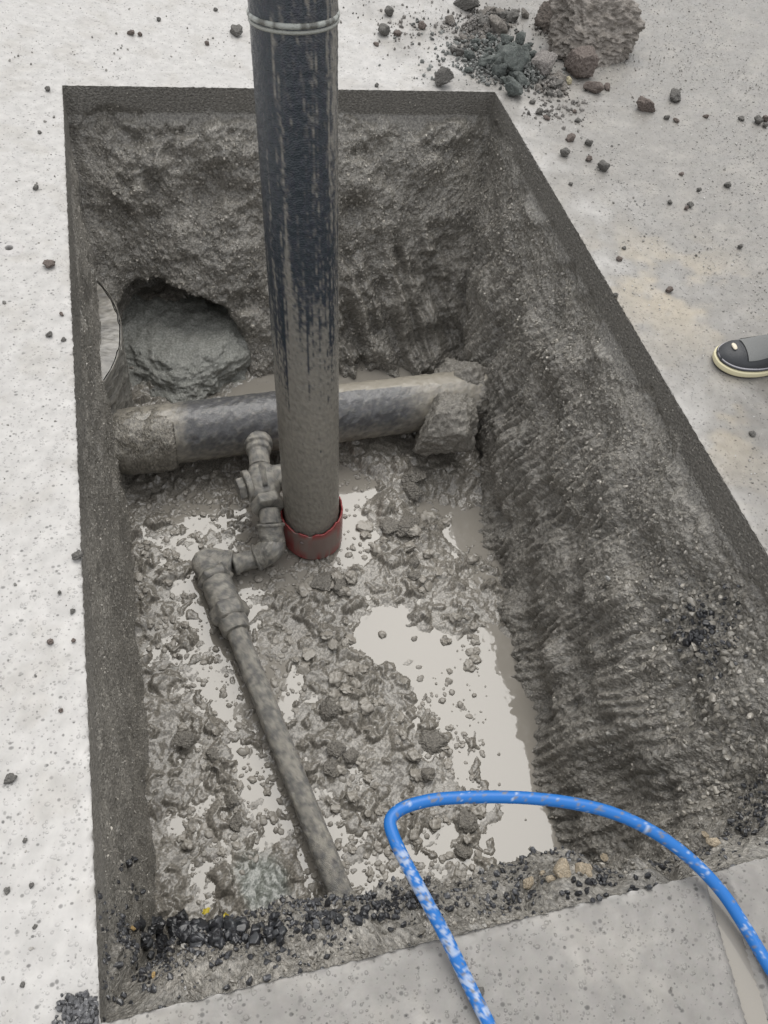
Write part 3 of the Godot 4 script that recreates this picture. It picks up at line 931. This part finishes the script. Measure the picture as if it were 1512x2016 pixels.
	bar.call("collar_end", [l1, l1.lerp(end, 0.03), l1.lerp(end, 0.055), l1.lerp(end, 0.06)], [0.043, 0.043, 0.040, 0.036])
	var lp := line(l1, end, 120)
	bar.call("long_pipe", lp, fill(0.030, lp.size()))

# ------------------------------------------------------------------ blue hose
func build_hose() -> void:
	var ctrl := []
	for q in [[1130, 2330, 0.016], [1010, 2110, 0.016], [962, 2016, 0.017], [920, 1932, 0.018], [878, 1845, 0.030], [835, 1765, 0.045], [800, 1700, 0.052], [778, 1655, 0.055], [768, 1622, 0.056], [776, 1603, 0.056], [800, 1588, 0.056],
			[850, 1575, 0.056], [910, 1570, 0.055], [980, 1569, 0.055], [1050, 1572, 0.055], [1130, 1582, 0.055], [1210, 1602, 0.053], [1290, 1640, 0.048], [1360, 1692, 0.036], [1420, 1755, 0.024], [1470, 1830, 0.017], [1515, 1905, 0.016], [1580, 2010, 0.016], [1660, 2180, 0.016]]:
		ctrl.append(at(q[0], q[1], q[2]))
	var path := spline(ctrl, 0.005)
	var n1 := noise(FastNoiseLite.TYPE_SIMPLEX, 75.0, 4, 91)
	var n2 := noise(FastNoiseLite.TYPE_SIMPLEX, 14.0, 2, 92)
	var paint := func(p: Vector3, _an: float, s: float) -> Color:
		var scuff := 1.0 - smooth(0.30, 0.40, s) + 0.30 * smooth(0.62, 0.70, s)
		var k := smooth(0.05, 0.3, n1.get_noise_3dv(p) + 0.4 * n2.get_noise_3dv(p) + 0.60 * scuff - 0.50)
		var c := Color(0.004, 0.125, 0.41).lerp(Color(0.40, 0.45, 0.52), 0.7 * k)
		return c.lerp(Color(0.16, 0.145, 0.12), 0.8 * smooth(0.35, 0.45, n1.get_noise_3dv(p * 0.8 + Vector3(3, 3, 3))))
	var o := put("blue_hose", sweep(path, fill(0.0102, path.size()), 24, null, 0.0, paint), M.hose_rubber)
	tag(o, "bright blue hose with white scuffs looping over the pit's edge", "hose")

# ------------------------------------------------------------------ the shoe at the road's side of the pit
func build_shoe() -> void:
	var t := thing("work_shoe", "black and grey shoe with a cream sole planted beside the pit", "shoe")
	var toe := at(1402, 716, 0.0)
	var back := (at(1600, 720, 0.0) - toe).normalized()   # from toe to heel
	var wide := Vector3.UP.cross(back).normalized()
	var half := func(s: float) -> float:                  # half width along the shoe, s in metres from the toe
		var u := clampf(s / 0.29, 0.0, 1.0)
		return (0.056 * sqrt(1.0 - pow(1.0 - clampf(u / 0.26, 0.0, 1.0), 2.2)) - 0.014 * smooth(0.3, 0.6, u) + 0.004 * smooth(0.6, 0.8, u)) * sqrt(clampf((1.0 - u) / 0.07, 0.0, 1.0)) + 0.001
	var shell := func(lo: float, hi: float, grow: float) -> ArrayMesh:
		var pos := PackedVector3Array()
		var prof := [[lo, -0.02], [lo, grow - 0.002], [lo + 0.003, grow], [hi - 0.003, grow + 0.001], [hi, grow - 0.001], [hi, -0.02]]
		for q in prof:
			for i in 80:
				var u := float(i) / 40.0
				var sg := 1.0 if i < 40 else -1.0
				var s := 0.29 * (0.5 - 0.5 * cos(PI * (u if i < 40 else 2.0 - u)))
				var c: Vector3 = toe + back * s + wide * sg * half.call(s)
				var mid := toe + back * clampf(s, 0.05, 0.25)
				var outw: Vector3 = (c - mid).normalized()
				pos.append(c + outw * q[1] + Vector3(0, q[0], 0))
		return grid(pos, PackedColorArray(), 80, prof.size(), 1.0, true)
	mat("sole_rubber", Color(0.62, 0.57, 0.38), 0.6)
	mat("tread", Color(0.05, 0.045, 0.04), 0.7)
	mat("shoe_dark", Color(0.028, 0.030, 0.034), 0.45, {"bump": M.soil.heightmap_texture, "relief": 0.05, "size": 0.06})
	mat("shoe_grey", Color(0.27, 0.275, 0.27), 0.85, {"bump": M.soil.heightmap_texture, "relief": 0.04, "size": 0.02, "grain": M.soil.albedo_texture})
	mat("shoe_stitch", Color(0.40, 0.39, 0.42), 0.6)
	mat("trousers", Color(0.05, 0.055, 0.07), 0.9)
	var so := put("sole", shell.call(0.007, 0.024, 0.001), M.sole_rubber, t)
	put("tread", shell.call(0.0, 0.008, -0.003), M.tread, so)
	var we := put("welt", shell.call(0.023, 0.031, -0.003), M.shoe_dark, t)
	put("stitching", shell.call(0.0305, 0.033, -0.0045), M.shoe_stitch, we)
	# upper: cross-sections along the shoe
	var upper := func(s0: float, s1: float, a0: float, a1: float, grow: float) -> ArrayMesh:
		var pos := PackedVector3Array()
		var n := 40
		for j in n + 1:
			var s := lerpf(s0, s1, float(j) / n)
			var hw: float = half.call(s) - 0.006
			var u := s / 0.29
			var top := 0.026 + 0.034 * pow(clampf(u / 0.16, 0.0, 1.0), 0.5) + 0.035 * smooth(0.2, 0.55, u)
			for i in 33:
				var an := lerpf(a0, a1, i / 32.0)
				var p := toe + back * s + wide * cos(an) * maxf(hw + grow, 0.001) + Vector3(0, 0.022 + (top - 0.022) * pow(sin(an), 0.75) + grow, 0)
				pos.append(p)
		return grid(pos, PackedColorArray(), 33, n + 1, -1.0)
	var uo := put("upper", upper.call(0.004, 0.286, 0.0, PI, 0.0), M.shoe_dark, t)
	put("vamp_panel", upper.call(0.062, 0.13, 0.85, 2.5, 0.0025), M.shoe_grey, uo)
	put("side_strip", upper.call(0.075, 0.24, 0.35, 0.7, 0.002), M.shoe_dark, uo)
	var tp := lump(611, 3, 0.25, 0, [Color(0.60, 0.54, 0.42), Color(0.68, 0.62, 0.50)])
	var patch := put("toe_patch", tp, M.plain, uo)
	patch.transform = Transform3D(Basis(back * 0.013, Vector3.UP * 0.008, wide * 0.024), toe + back * 0.036 + Vector3(0, 0.058, 0) + wide * 0.004)
	var ank := toe + back * 0.215
	put("trouser_leg", sweep(line(ank + Vector3(0, 0.07, 0), ank + Vector3(0, 0.62, 0) + back * 0.05, 12), [0.062, 0.068, 0.072, 0.071, 0.069, 0.07, 0.071, 0.073, 0.075, 0.077, 0.079, 0.08, 0.08], 40), M.trousers, t)

# ------------------------------------------------------------------ spoil on the road
func rest(o: Node3D, px: float, py: float, size: Vector3, sink := 0.36) -> void:
	o.transform = Transform3D(turned(size), at(px, py, 0.0) + Vector3(0, size.y * sink, 0))
func build_spoil() -> void:
	var grey := [Color(0.15, 0.132, 0.115), Color(0.38, 0.35, 0.315)]
	var brown := [Color(0.13, 0.10, 0.085), Color(0.27, 0.225, 0.20)]
	var dark := [Color(0.11, 0.105, 0.096), Color(0.24, 0.228, 0.21)]
	var green := [Color(0.07, 0.08, 0.075), Color(0.20, 0.22, 0.205)]
	var o := put("boulder", lump(318, 6, 0.75, 14, [Color(0.19, 0.165, 0.14), Color(0.46, 0.42, 0.38)]), M.earth)
	tag(o, "big pale grey lump of broken roadbed, largest on the road", "boulder")
	o.transform = Transform3D(Basis.from_euler(Vector3(0.2, 0.35, -0.12)) * Basis.from_scale(Vector3(0.54, 0.31, 0.40)), at(1160, 86, 0.0) + Vector3(0, 0.095, 0))
	o = put("rock", lump(302, 5, 0.5, 9, brown), M.earth)
	tag(o, "brown pointed rock leaning below the big grey lump", "rock")
	o.transform = Transform3D(Basis.from_euler(Vector3(0.3, 0.8, 0.35)) * Basis.from_scale(Vector3(0.15, 0.12, 0.12)), at(1138, 148, 0.0) + Vector3(0, 0.03, 0))
	o = put("rock", lump(303, 5, 0.5, 9, [Color(0.24, 0.215, 0.20), Color(0.42, 0.39, 0.365)]), M.earth)
	tag(o, "pale flat-faced rock among dark green rubble", "rock")
	o.transform = Transform3D(Basis.from_euler(Vector3(-0.5, 0.3, 0.7)) * Basis.from_scale(Vector3(0.12, 0.10, 0.10)), at(1068, 146, 0.0) + Vector3(0, 0.03, 0))
	o = put("rock", lump(304, 5, 0.7, 8, [Color(0.09, 0.075, 0.065), Color(0.25, 0.21, 0.18)]), M.earth)
	tag(o, "dark rust-brown rock touching the big grey lump's side", "rock")
	o.transform = Transform3D(Basis.from_euler(Vector3(0.1, 1.8, 0.2)) * Basis.from_scale(Vector3(0.17, 0.15, 0.14)), at(1092, 62, 0.0) + Vector3(0, 0.04, 0))
	o = put("rock", lump(305, 4, 0.9, 5, dark), M.earth)
	tag(o, "dark rock lying alone beyond the rubble heap", "rock")
	rest(o, 918, 18, Vector3(0.13, 0.06, 0.06))
	o = put("rock", lump(306, 4, 0.9, 5, dark), M.earth)
	tag(o, "dark wedge-shaped rock at the pit's far rim", "rock")
	o.transform = Transform3D(Basis.from_euler(Vector3(0.1, 0.3, 0.9)) * Basis.from_scale(Vector3(0.085, 0.045, 0.055)), at(872, 166, 0.0) + Vector3(0, 0.028, 0))
	o = put("rock", lump(307, 4, 0.9, 4, brown), M.earth)
	tag(o, "knobbly brown clod out on the open chip road", "clod")
	rest(o, 1268, 218, Vector3(0.065, 0.05, 0.05))
	o = put("rock", lump(308, 4, 0.7, 4, dark), M.earth)
	tag(o, "rounded dark clod beside the knobbly brown one", "clod")
	rest(o, 1326, 196, Vector3(0.055, 0.04, 0.045))
	o = put("rock", lump(309, 3, 0.7, 4, [Color(0.52, 0.46, 0.30), Color(0.66, 0.60, 0.42)]), M.earth)
	tag(o, "small cream-yellow stone beside dark rubble", "stone")
	rest(o, 1118, 164, Vector3(0.03, 0.028, 0.025))
	# chunks of the rubble heap
	var kinds := []
	for k in 6: kinds.append(lump(320 + k, 3, 0.9, 9, green if k < 3 else dark, false))
	for k in 3: kinds.append(lump(330 + k, 3, 0.9, 9, grey))
	var heap := [[985, 135, 50, 0.085], [1035, 150, 45, 0.075], [1000, 112, 50, 0.07], [960, 110, 50, 0.05], [1080, 168, 30, 0.055], [950, 60, 45, 0.05], [985, 45, 40, 0.06], [920, 95, 40, 0.035], [1040, 135, 22, 0.13], [1000, 140, 20, 0.12], [965, 62, 22, 0.10]]
	for q in heap:
		for k in (20 if q[3] < 0.095 else 4):
			var px: float = q[0] + rng.randfn() * q[2] * 0.5
			var py: float = q[1] + rng.randfn() * q[2] * 0.32
			if px < 990.0 and py > 165.0: continue
			var s: float = q[3] * (0.3 + 0.8 * pow(rng.randf(), 1.6))
			var green_one: bool = q[1] > 100 and px < 1050
			var c := put("soil_chunk", kinds[rng.randi() % 3 if green_one else 3 + rng.randi() % 6], M.earth)
			rest(c, px, py, Vector3(s, s * rng.randf_range(0.5, 0.9), s * rng.randf_range(0.7, 1.0)), 0.4)
			if green_one: tag(c, "dark green chunk of broken soil in the rubble heap", "soil chunk", "green chunks in the rubble heap")
			else: tag(c, "grey chunk of broken soil round the rubble heap", "soil chunk", "grey chunks round the rubble heap")
	var lone := []
	for k in 5: lone.append(lump(340 + k, 3, 0.8, 4, brown if k < 2 else dark))
	var spots := [[465, 68, 26], [424, 22, 9], [312, 40, 10], [258, 68, 14], [276, 70, 10], [408, 88, 10], [95, 178, 12], [78, 262, 8], [72, 372, 12], [98, 523, 20], [122, 620, 9], [98, 660, 14], [125, 670, 10],
		[155, 1097, 22], [145, 1262, 10], [100, 1265, 14], [118, 1167, 9], [143, 1205, 12], [120, 1400, 10], [20, 1535, 24], [50, 1655, 10], [62, 1745, 12], [14, 1755, 14], [45, 1940, 12], [70, 1825, 10], [945, 1952, 20],
		[1312, 235, 12], [1330, 240, 12], [1075, 235, 13], [1135, 240, 12], [1122, 277, 18], [1158, 286, 16], [1110, 306, 20], [1186, 334, 24], [1158, 316, 14], [1123, 365, 9], [1340, 345, 9], [1430, 367, 14],
		[1358, 407, 15], [1350, 412, 10], [1375, 376, 10], [1318, 400, 11], [1455, 487, 11], [1227, 490, 9], [1316, 573, 14], [1212, 582, 10], [1480, 857, 14], [1218, 513, 12], [1505, 237, 16], [1490, 242, 18], [1505, 250, 12],
		[1388, 232, 11], [1458, 236, 12], [765, 30, 22], [755, 68, 26], [782, 70, 14], [830, 56, 18], [742, 170, 9], [740, 90, 11], [1165, 180, 34], [1195, 176, 16], [1080, 190, 16], [1060, 225, 18], [1078, 232, 12], [1100, 190, 14], [1130, 222, 10], [1048, 205, 12]]
	for q in spots:
		var dist := (at(q[0], q[1], 0.0) - Vector3(0, EYE, 0)).dot(-cam_basis.z)
		var s: float = q[2] * dist / FOC * 1.05
		var c := put("clod", lone[rng.randi() % 5], M.earth)
		rest(c, q[0], q[1], Vector3(s, s * 0.75, s * rng.randf_range(0.7, 1.0)))
		if q[0] < 700: tag(c, "small dark clod lying loose on the pale slab", "clod", "clods loose on the pale slab")
		elif q[1] > 1900: tag(c, "single dark clod beside the hose on the near slab", "clod")
		else: tag(c, "small dark clod lying loose on the chip road", "clod", "clods loose on the chip road")

# ------------------------------------------------------------------ asphalt crumbs and pebbles along the near edge
func build_crumbs() -> void:
	var black := [Color(0.014, 0.015, 0.018), Color(0.055, 0.057, 0.064)]
	var kinds := []
	for k in 6: kinds.append(lump(401 + k, 2, 0.9, 10, black, k % 2 == 0))
	var strips := [[260, 1760, 30, 30, 8, 16], [330, 1835, 60, 26, 26, 32], [420, 1838, 60, 22, 26, 34], [500, 1835, 50, 20, 20, 32], [580, 1832, 50, 16, 18, 22], [660, 1812, 50, 14, 16, 22], [740, 1795, 50, 14, 18, 22], [820, 1772, 45, 14, 16, 20], [900, 1785, 45, 16, 12, 14], [380, 1838, 70, 22, 22, 32],
		[1130, 1755, 70, 22, 26, 14], [1210, 1745, 60, 22, 22, 14], [1260, 1735, 35, 18, 10, 14], [255, 1715, 20, 25, 6, 18], [290, 1880, 40, 20, 10, 18], [1375, 1240, 28, 45, 18, 20]]
	for q in strips:
		for k in int(q[4] * 0.95):
			var px: float = q[0] + rng.randf_range(-1, 1) * q[2]
			var py: float = q[1] + rng.randf_range(-1, 1) * q[3] - (px - q[0]) * 0.12
			var p := touch(px, py)
			var dist := (p - Vector3(0, EYE, 0)).dot(-cam_basis.z)
			var s: float = q[5] * dist / FOC * rng.randf_range(0.7, 1.25)
			var c := put("asphalt_crumb", kinds[rng.randi() % 6], M.asphalt)
			c.transform = Transform3D(spin() * Basis.from_scale(Vector3(s, s * 0.8, s * 0.9)), p + Vector3(0, s * 0.22, 0))
			if q[0] < 200:
				c.position = at(px, py, 0.0) + Vector3(0, s * 0.2, 0)
				tag(c, "black asphalt crumb by the broken corner of the pale slab", "asphalt crumb", "asphalt crumbs by the slab corner")
			elif q[0] > 1300: tag(c, "black asphalt crumb stuck in the sloping gravel side", "asphalt crumb", "asphalt crumbs in the sloping side")
			elif q[0] > 1000: tag(c, "small black asphalt crumb inside the hose's loop", "asphalt crumb", "asphalt crumbs inside the hose loop")
			else:
				var place := "between the straight-cut side and the service pipe" if px < 560.0 else "round the service pipe's buried end" if px < 800.0 else "where the hose crosses the edge"
				tag(c, "black asphalt crumb " + place, "asphalt crumb", "asphalt crumbs " + place)
	var cream := []
	for k in 3: cream.append(lump(421 + k, 3, 0.5, 4, [Color(0.42, 0.33, 0.22), Color(0.60, 0.52, 0.40)]))
	for q in [[1040, 1742, 30], [1104, 1714, 46], [1136, 1712, 30], [1150, 1708, 24], [1083, 1735, 20], [1070, 1716, 16], [1160, 1716, 22], [1186, 1688, 20], [1400, 1655, 30], [1388, 1640, 18]]:
		var p := touch(q[0], q[1])
		var dist := (p - Vector3(0, EYE, 0)).dot(-cam_basis.z)
		var s: float = q[2] * dist / FOC
		var c := put("pebble", cream[rng.randi() % 3], M.earth)
		c.transform = Transform3D(turned(Vector3(s, s * 0.6, s * 0.8)), p + Vector3(0, s * 0.12, 0))
		tag(c, "cream pebble bedded in soil beside black crumbs", "pebble", "cream pebbles by the near edge")
	for q in [[304, 1918, 14, "orange-tan"], [262, 1828, 14, "orange-tan"], [576, 1840, 22, "white"], [620, 1882, 12, "white"], [358, 1930, 10, "white"], [370, 1946, 9, "white"], [1190, 1135, 14, "white"]]:
		var p := touch(q[0], q[1])
		var s: float = q[2] * (p - Vector3(0, EYE, 0)).dot(-cam_basis.z) / FOC
		var tan: bool = q[3] == "orange-tan"
		var c := put("pebble", lump(430 + int(q[0]), 2, 0.4, 3, [Color(0.55, 0.36, 0.14), Color(0.62, 0.44, 0.2)] if tan else [Color(0.55, 0.54, 0.52), Color(0.68, 0.67, 0.64)]), M.earth)
		c.transform = Transform3D(turned(Vector3(s, s * 0.5, s * 0.6)), p + Vector3(0, s * 0.25, 0))
		tag(c, "%s pebble standing out from dark gravel" % q[3], "pebble", "%s pebbles in the dark gravel" % q[3])
	# scraps of yellow leaf
	var leaf_mat := mat("leaf", Color(0.52, 0.42, 0.05), 0.6)
	for q in [[410, 1792, 0.4], [446, 1800, 1.6]]:
		var p := touch(q[0], q[1] + 6) + Vector3(0, 0.02, 0)
		var pos := PackedVector3Array()
		for j in 7:
			for i in 5:
				var u := j / 6.0
				var v := (i / 4.0 - 0.5) * (0.3 + sin(PI * u)) * (1.0 + 0.35 * sin(j * 4.0 + i))
				pos.append(Vector3((u - 0.5) * 0.032, 0.004 * sin(u * 5.0 + i), v * 0.014))
		var c := put("leaf_scrap", grid(pos, PackedColorArray(), 5, 7, 1.0), leaf_mat)
		c.transform = Transform3D(Basis(Vector3.UP, q[2]) * Basis.from_scale(Vector3.ONE * 0.7), p)
		tag(c, "torn yellow leaf scrap on black asphalt crumbs", "leaf", "yellow leaf scraps")

# ------------------------------------------------------------------ clods in the mud
func build_clods() -> void:
	var kinds := []
	for k in 7: kinds.append(lump(701 + k, 3, 1.1, 1, [Color(0.24, 0.222, 0.192), Color(0.305, 0.282, 0.247)]))
	var large := []
	for k in 4: large.append(lump(721 + k, 5, 0.9, 4, [Color(0.23, 0.212, 0.183), Color(0.30, 0.278, 0.243)]))
	var fields := [[350, 1060, 70, 70, 34, 16], [330, 1190, 60, 60, 22, 16], [520, 1120, 60, 40, 10, 18], [640, 1150, 60, 25, 14, 30], [690, 1240, 60, 50, 14, 22], [880, 1270, 60, 60, 14, 22], [930, 1250, 30, 40, 10, 18], [800, 1050, 90, 50, 18, 28],
		[880, 1130, 60, 30, 12, 26], [650, 1340, 70, 60, 22, 26], [760, 1400, 60, 60, 16, 22], [830, 1480, 60, 60, 16, 26], [880, 1610, 70, 60, 16, 30], [690, 1540, 60, 60, 20, 24], [420, 1450, 70, 60, 20, 20], [520, 1580, 60, 50, 18, 14], [400, 1640, 60, 40, 10, 18], [720, 1700, 60, 50, 14, 18], [470, 950, 110, 30, 26, 16], [600, 1270, 40, 40, 12, 22],
		[690, 1370, 50, 40, 7, 62], [670, 1470, 45, 40, 6, 66], [850, 1490, 40, 40, 4, 52], [790, 1030, 50, 30, 5, 60], [640, 1150, 50, 20, 5, 50], [400, 1450, 50, 40, 5, 58], [450, 1590, 60, 40, 4, 52], [860, 940, 50, 30, 4, 64], [850, 1130, 50, 25, 4, 54], [880, 1640, 40, 40, 4, 50]]
	for q in fields:
		for k in int(q[4] * 0.55):
			var px: float = q[0] + rng.randf_range(-1, 1) * q[2]
			var py: float = q[1] + rng.randf_range(-1, 1) * q[3]
			var p := at(px, py, WATER + 0.004)
			var dist := (p - Vector3(0, EYE, 0)).dot(-cam_basis.z)
			var s: float = q[5] * dist / FOC * rng.randf_range(0.5, 1.15)
			var g := touch(px, py)
			if absf(g.y - WATER) < 0.08: p = Vector3(g.x, maxf(g.y, WATER), g.z)
			else: continue
			var c := put("mud_clod", large[rng.randi() % 4], M.clay) if q[5] > 45 else put("mud_clod", kinds[rng.randi() % 7], M.wet_lump)
			c.transform = Transform3D(turned(Vector3(s, s * rng.randf_range(0.4, 0.6), s * rng.randf_range(0.7, 1.0))), p + Vector3(0, s * 0.06, 0))
			var place := "in front of the main pipe"
			if py > 1000.0 and px < 420.0 + (py - 1100.0) * 0.4: place = "between the straight-cut side and the service pipe"
			elif py > 1000.0 and py < 1190.0: place = "near the red collar"
			elif px > 780.0 and py < 1540.0 and py > 1180.0: place = "in the big puddle"
			elif py > 1540.0: place = "on the floor behind the near edge"
			elif py > 1000.0: place = "on the churned mound between pipe and puddle"
			tag(c, "wet mud clod " + place, "mud clod", "mud clods " + place)

# ------------------------------------------------------------------ what nobody could count
func build_stuff() -> void:
	var bit := lump(801, 1, 0.9, 8, [Color(0.75, 0.75, 0.75), Color(1, 1, 1)], true)
	var n := noise(FastNoiseLite.TYPE_SIMPLEX, 2.0, 3, 95)
	# grit and splashes on the road
	var list := []
	while list.size() < 5500:
		var x := rng.randf_range(-1.3, 3.4)
		var z := rng.randf_range(-4.4, 0.35)
		if x > -0.2 and x < 1.26 and z > -2.72 and z < -0.15: continue
		var near_spoil := exp(-Vector2(x - 1.6, z + 2.95).length_squared() / 0.25)
		if rng.randf() > 0.4 + 0.6 * n.get_noise_2d(x, z) + near_spoil: continue
		var s := 0.0022 + 0.008 * pow(rng.randf(), 4.0) + 0.008 * near_spoil * pow(rng.randf(), 3.0)
		var tone := rng.randf_range(0.15, 0.36)
		list.append([Transform3D(spin() * Basis.from_scale(Vector3(s, s * 0.7, s)), Vector3(x, s * 0.1, z)), Color(tone, tone * 0.95, tone * 0.88)])
	scatter("road_grit", bit, M.grit, list, "fine dark grit and mud specks strewn over the road")
	# crumbs of the spoil heap
	list = []
	for q in [[985, 135, 48, 900, 0.05], [1040, 150, 40, 700, 0.05], [955, 100, 60, 600, 0.02], [950, 55, 50, 600, 0.03], [1085, 170, 30, 250, 0.03], [900, 100, 90, 300, 0.0], [1100, 215, 60, 250, 0.0], [800, 60, 70, 160, 0.0], [1090, 60, 40, 200, 0.03]]:
		for k in q[3]:
			var g := Vector2(rng.randfn(), rng.randfn())
			var p := at(q[0] + g.x * q[2] * 0.6, q[1] + g.y * q[2] * 0.36, 0.0)
			if p.z > -2.72 and p.x < 1.26: continue
			var s := 0.004 + 0.016 * pow(rng.randf(), 3.0)
			var tone := rng.randf_range(0.10, 0.26)
			p.y = q[4] * exp(-g.length_squared() * 0.8) * rng.randf() + s * 0.2
			list.append([Transform3D(spin() * Basis.from_scale(Vector3(s, s * 0.7, s)), p), Color(tone * 0.97, tone, tone * 0.95) if q[1] > 90 and q[0] < 1060 else Color(tone, tone * 0.93, tone * 0.86)])
	scatter("rubble_crumbs", bit, M.grit, list, "loose dark crumbs of soil round the rubble heap")
	# small lumps and spatters standing in the wet mud
	var wet := lump(802, 2, 0.8, 0, [Color(0.85, 0.85, 0.85), Color(1, 1, 1)])
	list = []
	var wetness := noise(FastNoiseLite.TYPE_SIMPLEX, 9.0, 3, 96)
	while list.size() < 2600:
		var px := rng.randf_range(250, 1060)
		var py := rng.randf_range(930, 1780)
		var p := at(px, py, WATER)
		if p.x > 1.1 - 0.16 * (p.z + 2.2) or p.x < -0.13: continue
		var clear := maxf(exp(-Vector2((px - 800) / 110.0, (py - 1270) / 90.0).length_squared()), exp(-Vector2((px - 1000) / 55.0, (py - 1480) / 260.0).length_squared()))
		clear = maxf(clear, exp(-Vector2((px - 930) / 60.0, (py - 1050) / 60.0).length_squared()))
		if rng.randf() > (0.55 + 0.9 * wetness.get_noise_2d(p.x, p.z)) * (1.0 - 0.97 * clampf(clear * 1.6, 0.0, 1.0)): continue
		var s := 0.005 + 0.016 * pow(rng.randf(), 3.0)
		var tone := rng.randf_range(0.24, 0.31)
		list.append([Transform3D(turned(Vector3(s * rng.randf_range(0.8, 1.6), s * 0.55, s)), p + Vector3(0, s * rng.randf_range(-0.1, 0.12), 0)), Color(tone, tone * 0.928, tone * 0.815)])
	scatter("mud_spatter", wet, M.wet_lump, list, "countless small wet mud lumps in the shallow water")
	# stone chips of the road beyond the sloping side
	list = []
	while list.size() < 16000:
		var x := rng.randf_range(0.9, 3.6)
		var z := rng.randf_range(-4.4, -0.3)
		if x < 1.27 and z > -2.72: continue
		if rng.randf() > smooth(0.9, 2.2, x + 0.5 * n.get_noise_2d(x, z)): continue
		var s := rng.randf_range(0.003, 0.0075)
		var tone := rng.randf_range(0.15, 0.25) if rng.randf() < 0.5 else rng.randf_range(0.28, 0.46)
		list.append([Transform3D(turned(Vector3(s, s * 0.3, s * 0.8)), Vector3(x, 0.0012, z)), Color(tone, tone * 0.97, tone * 0.92)])
	scatter("road_chips", bit, M.grit, list, "small stone chips bedded in the road surface")
	# crumbs and gravel of the earth sides
	list = []
	while list.size() < 42000:
		var p := wall_pos[rng.randi() % wall_pos.size()]
		if p.y > -0.02 or p.y < -0.88: continue
		var band := maxf(smooth(0.10, 0.14, -p.y), smooth(-0.36, -0.3, p.z) * smooth(0.03, 0.05, -p.y))
		var straight := maxf(1.0 - smooth(-0.14, -0.08, p.x), 0.9 * smooth(0.4, 0.5, -p.y) * smooth(0.85, 0.95, p.x))
		if rng.randf() > maxf(0.3 + 0.7 * band, smooth(-0.34, -0.3, p.z)) * (1.0 - 0.6 * straight) * (0.55 + 0.7 * n.get_noise_3dv(p * 3.0)): continue
		var coarse := smooth(1.0, 1.15, p.x) * smooth(-1.0, -0.7, p.z)
		var s := (0.0032 + (0.009 + 0.009 * coarse) * pow(rng.randf(), 3.0)) * (0.55 + 0.45 * band) * (1.0 - 0.4 * straight)
		var tone := rng.randf_range(0.21, 0.35) if rng.randf() < 0.93 else rng.randf_range(0.4, 0.56)
		if p.z > -0.34: tone *= 0.72
		list.append([Transform3D(spin() * Basis.from_scale(Vector3(s * rng.randf_range(0.8, 1.7), s * rng.randf_range(0.5, 0.9), s)), p), Color(tone, tone * 0.93, tone * 0.81)])
	scatter("side_gravel", bit, M.wet_grit, list, "small crumbs and gravel in the pit's earth sides")
	# broken black fines along the near edge and in the tarry patch
	list = []
	var spot := strike(1375, 1245, 1)
	var tries := 0
	while list.size() < 4200 and tries < 900000:
		tries += 1
		var p := wall_pos[rng.randi() % wall_pos.size()]
		var chance := 0.0
		if p.z > -0.36 and p.y > -0.33 and p.y < -0.03: chance = (0.25 + 0.75 * smooth(0.06, 0.14, -p.y)) * clampf(0.45 + 1.2 * n.get_noise_3dv(p * 2.5), 0.0, 1.0)
		chance = maxf(chance, 1.6 * blob(p, spot, 0.07))
		if rng.randf() > chance: continue
		var s := 0.004 + 0.010 * pow(rng.randf(), 2.5)
		var tone := rng.randf_range(0.018, 0.07)
		list.append([Transform3D(spin() * Basis.from_scale(Vector3(s * rng.randf_range(0.8, 1.5), s * 0.8, s)), p + Vector3(0, s * 0.2, 0)), Color(tone, tone * 1.02, tone * 1.12)])
	for k in 420:
		var p := at(160 + rng.randfn() * 17.0, 1990 + rng.randfn() * 15.0, 0.0)
		if p.x > -0.18 and p.z < -0.16: continue
		var s := 0.004 + 0.009 * pow(rng.randf(), 2.0)
		var tone := rng.randf_range(0.02, 0.12)
		list.append([Transform3D(spin() * Basis.from_scale(Vector3(s, s * 0.8, s)), p + Vector3(0, s * 0.25, 0)), Color(tone, tone, tone * 1.05)])
	scatter("asphalt_fines", bit, M.wet_grit, list, "fine black asphalt bits along the near edge and in the side")
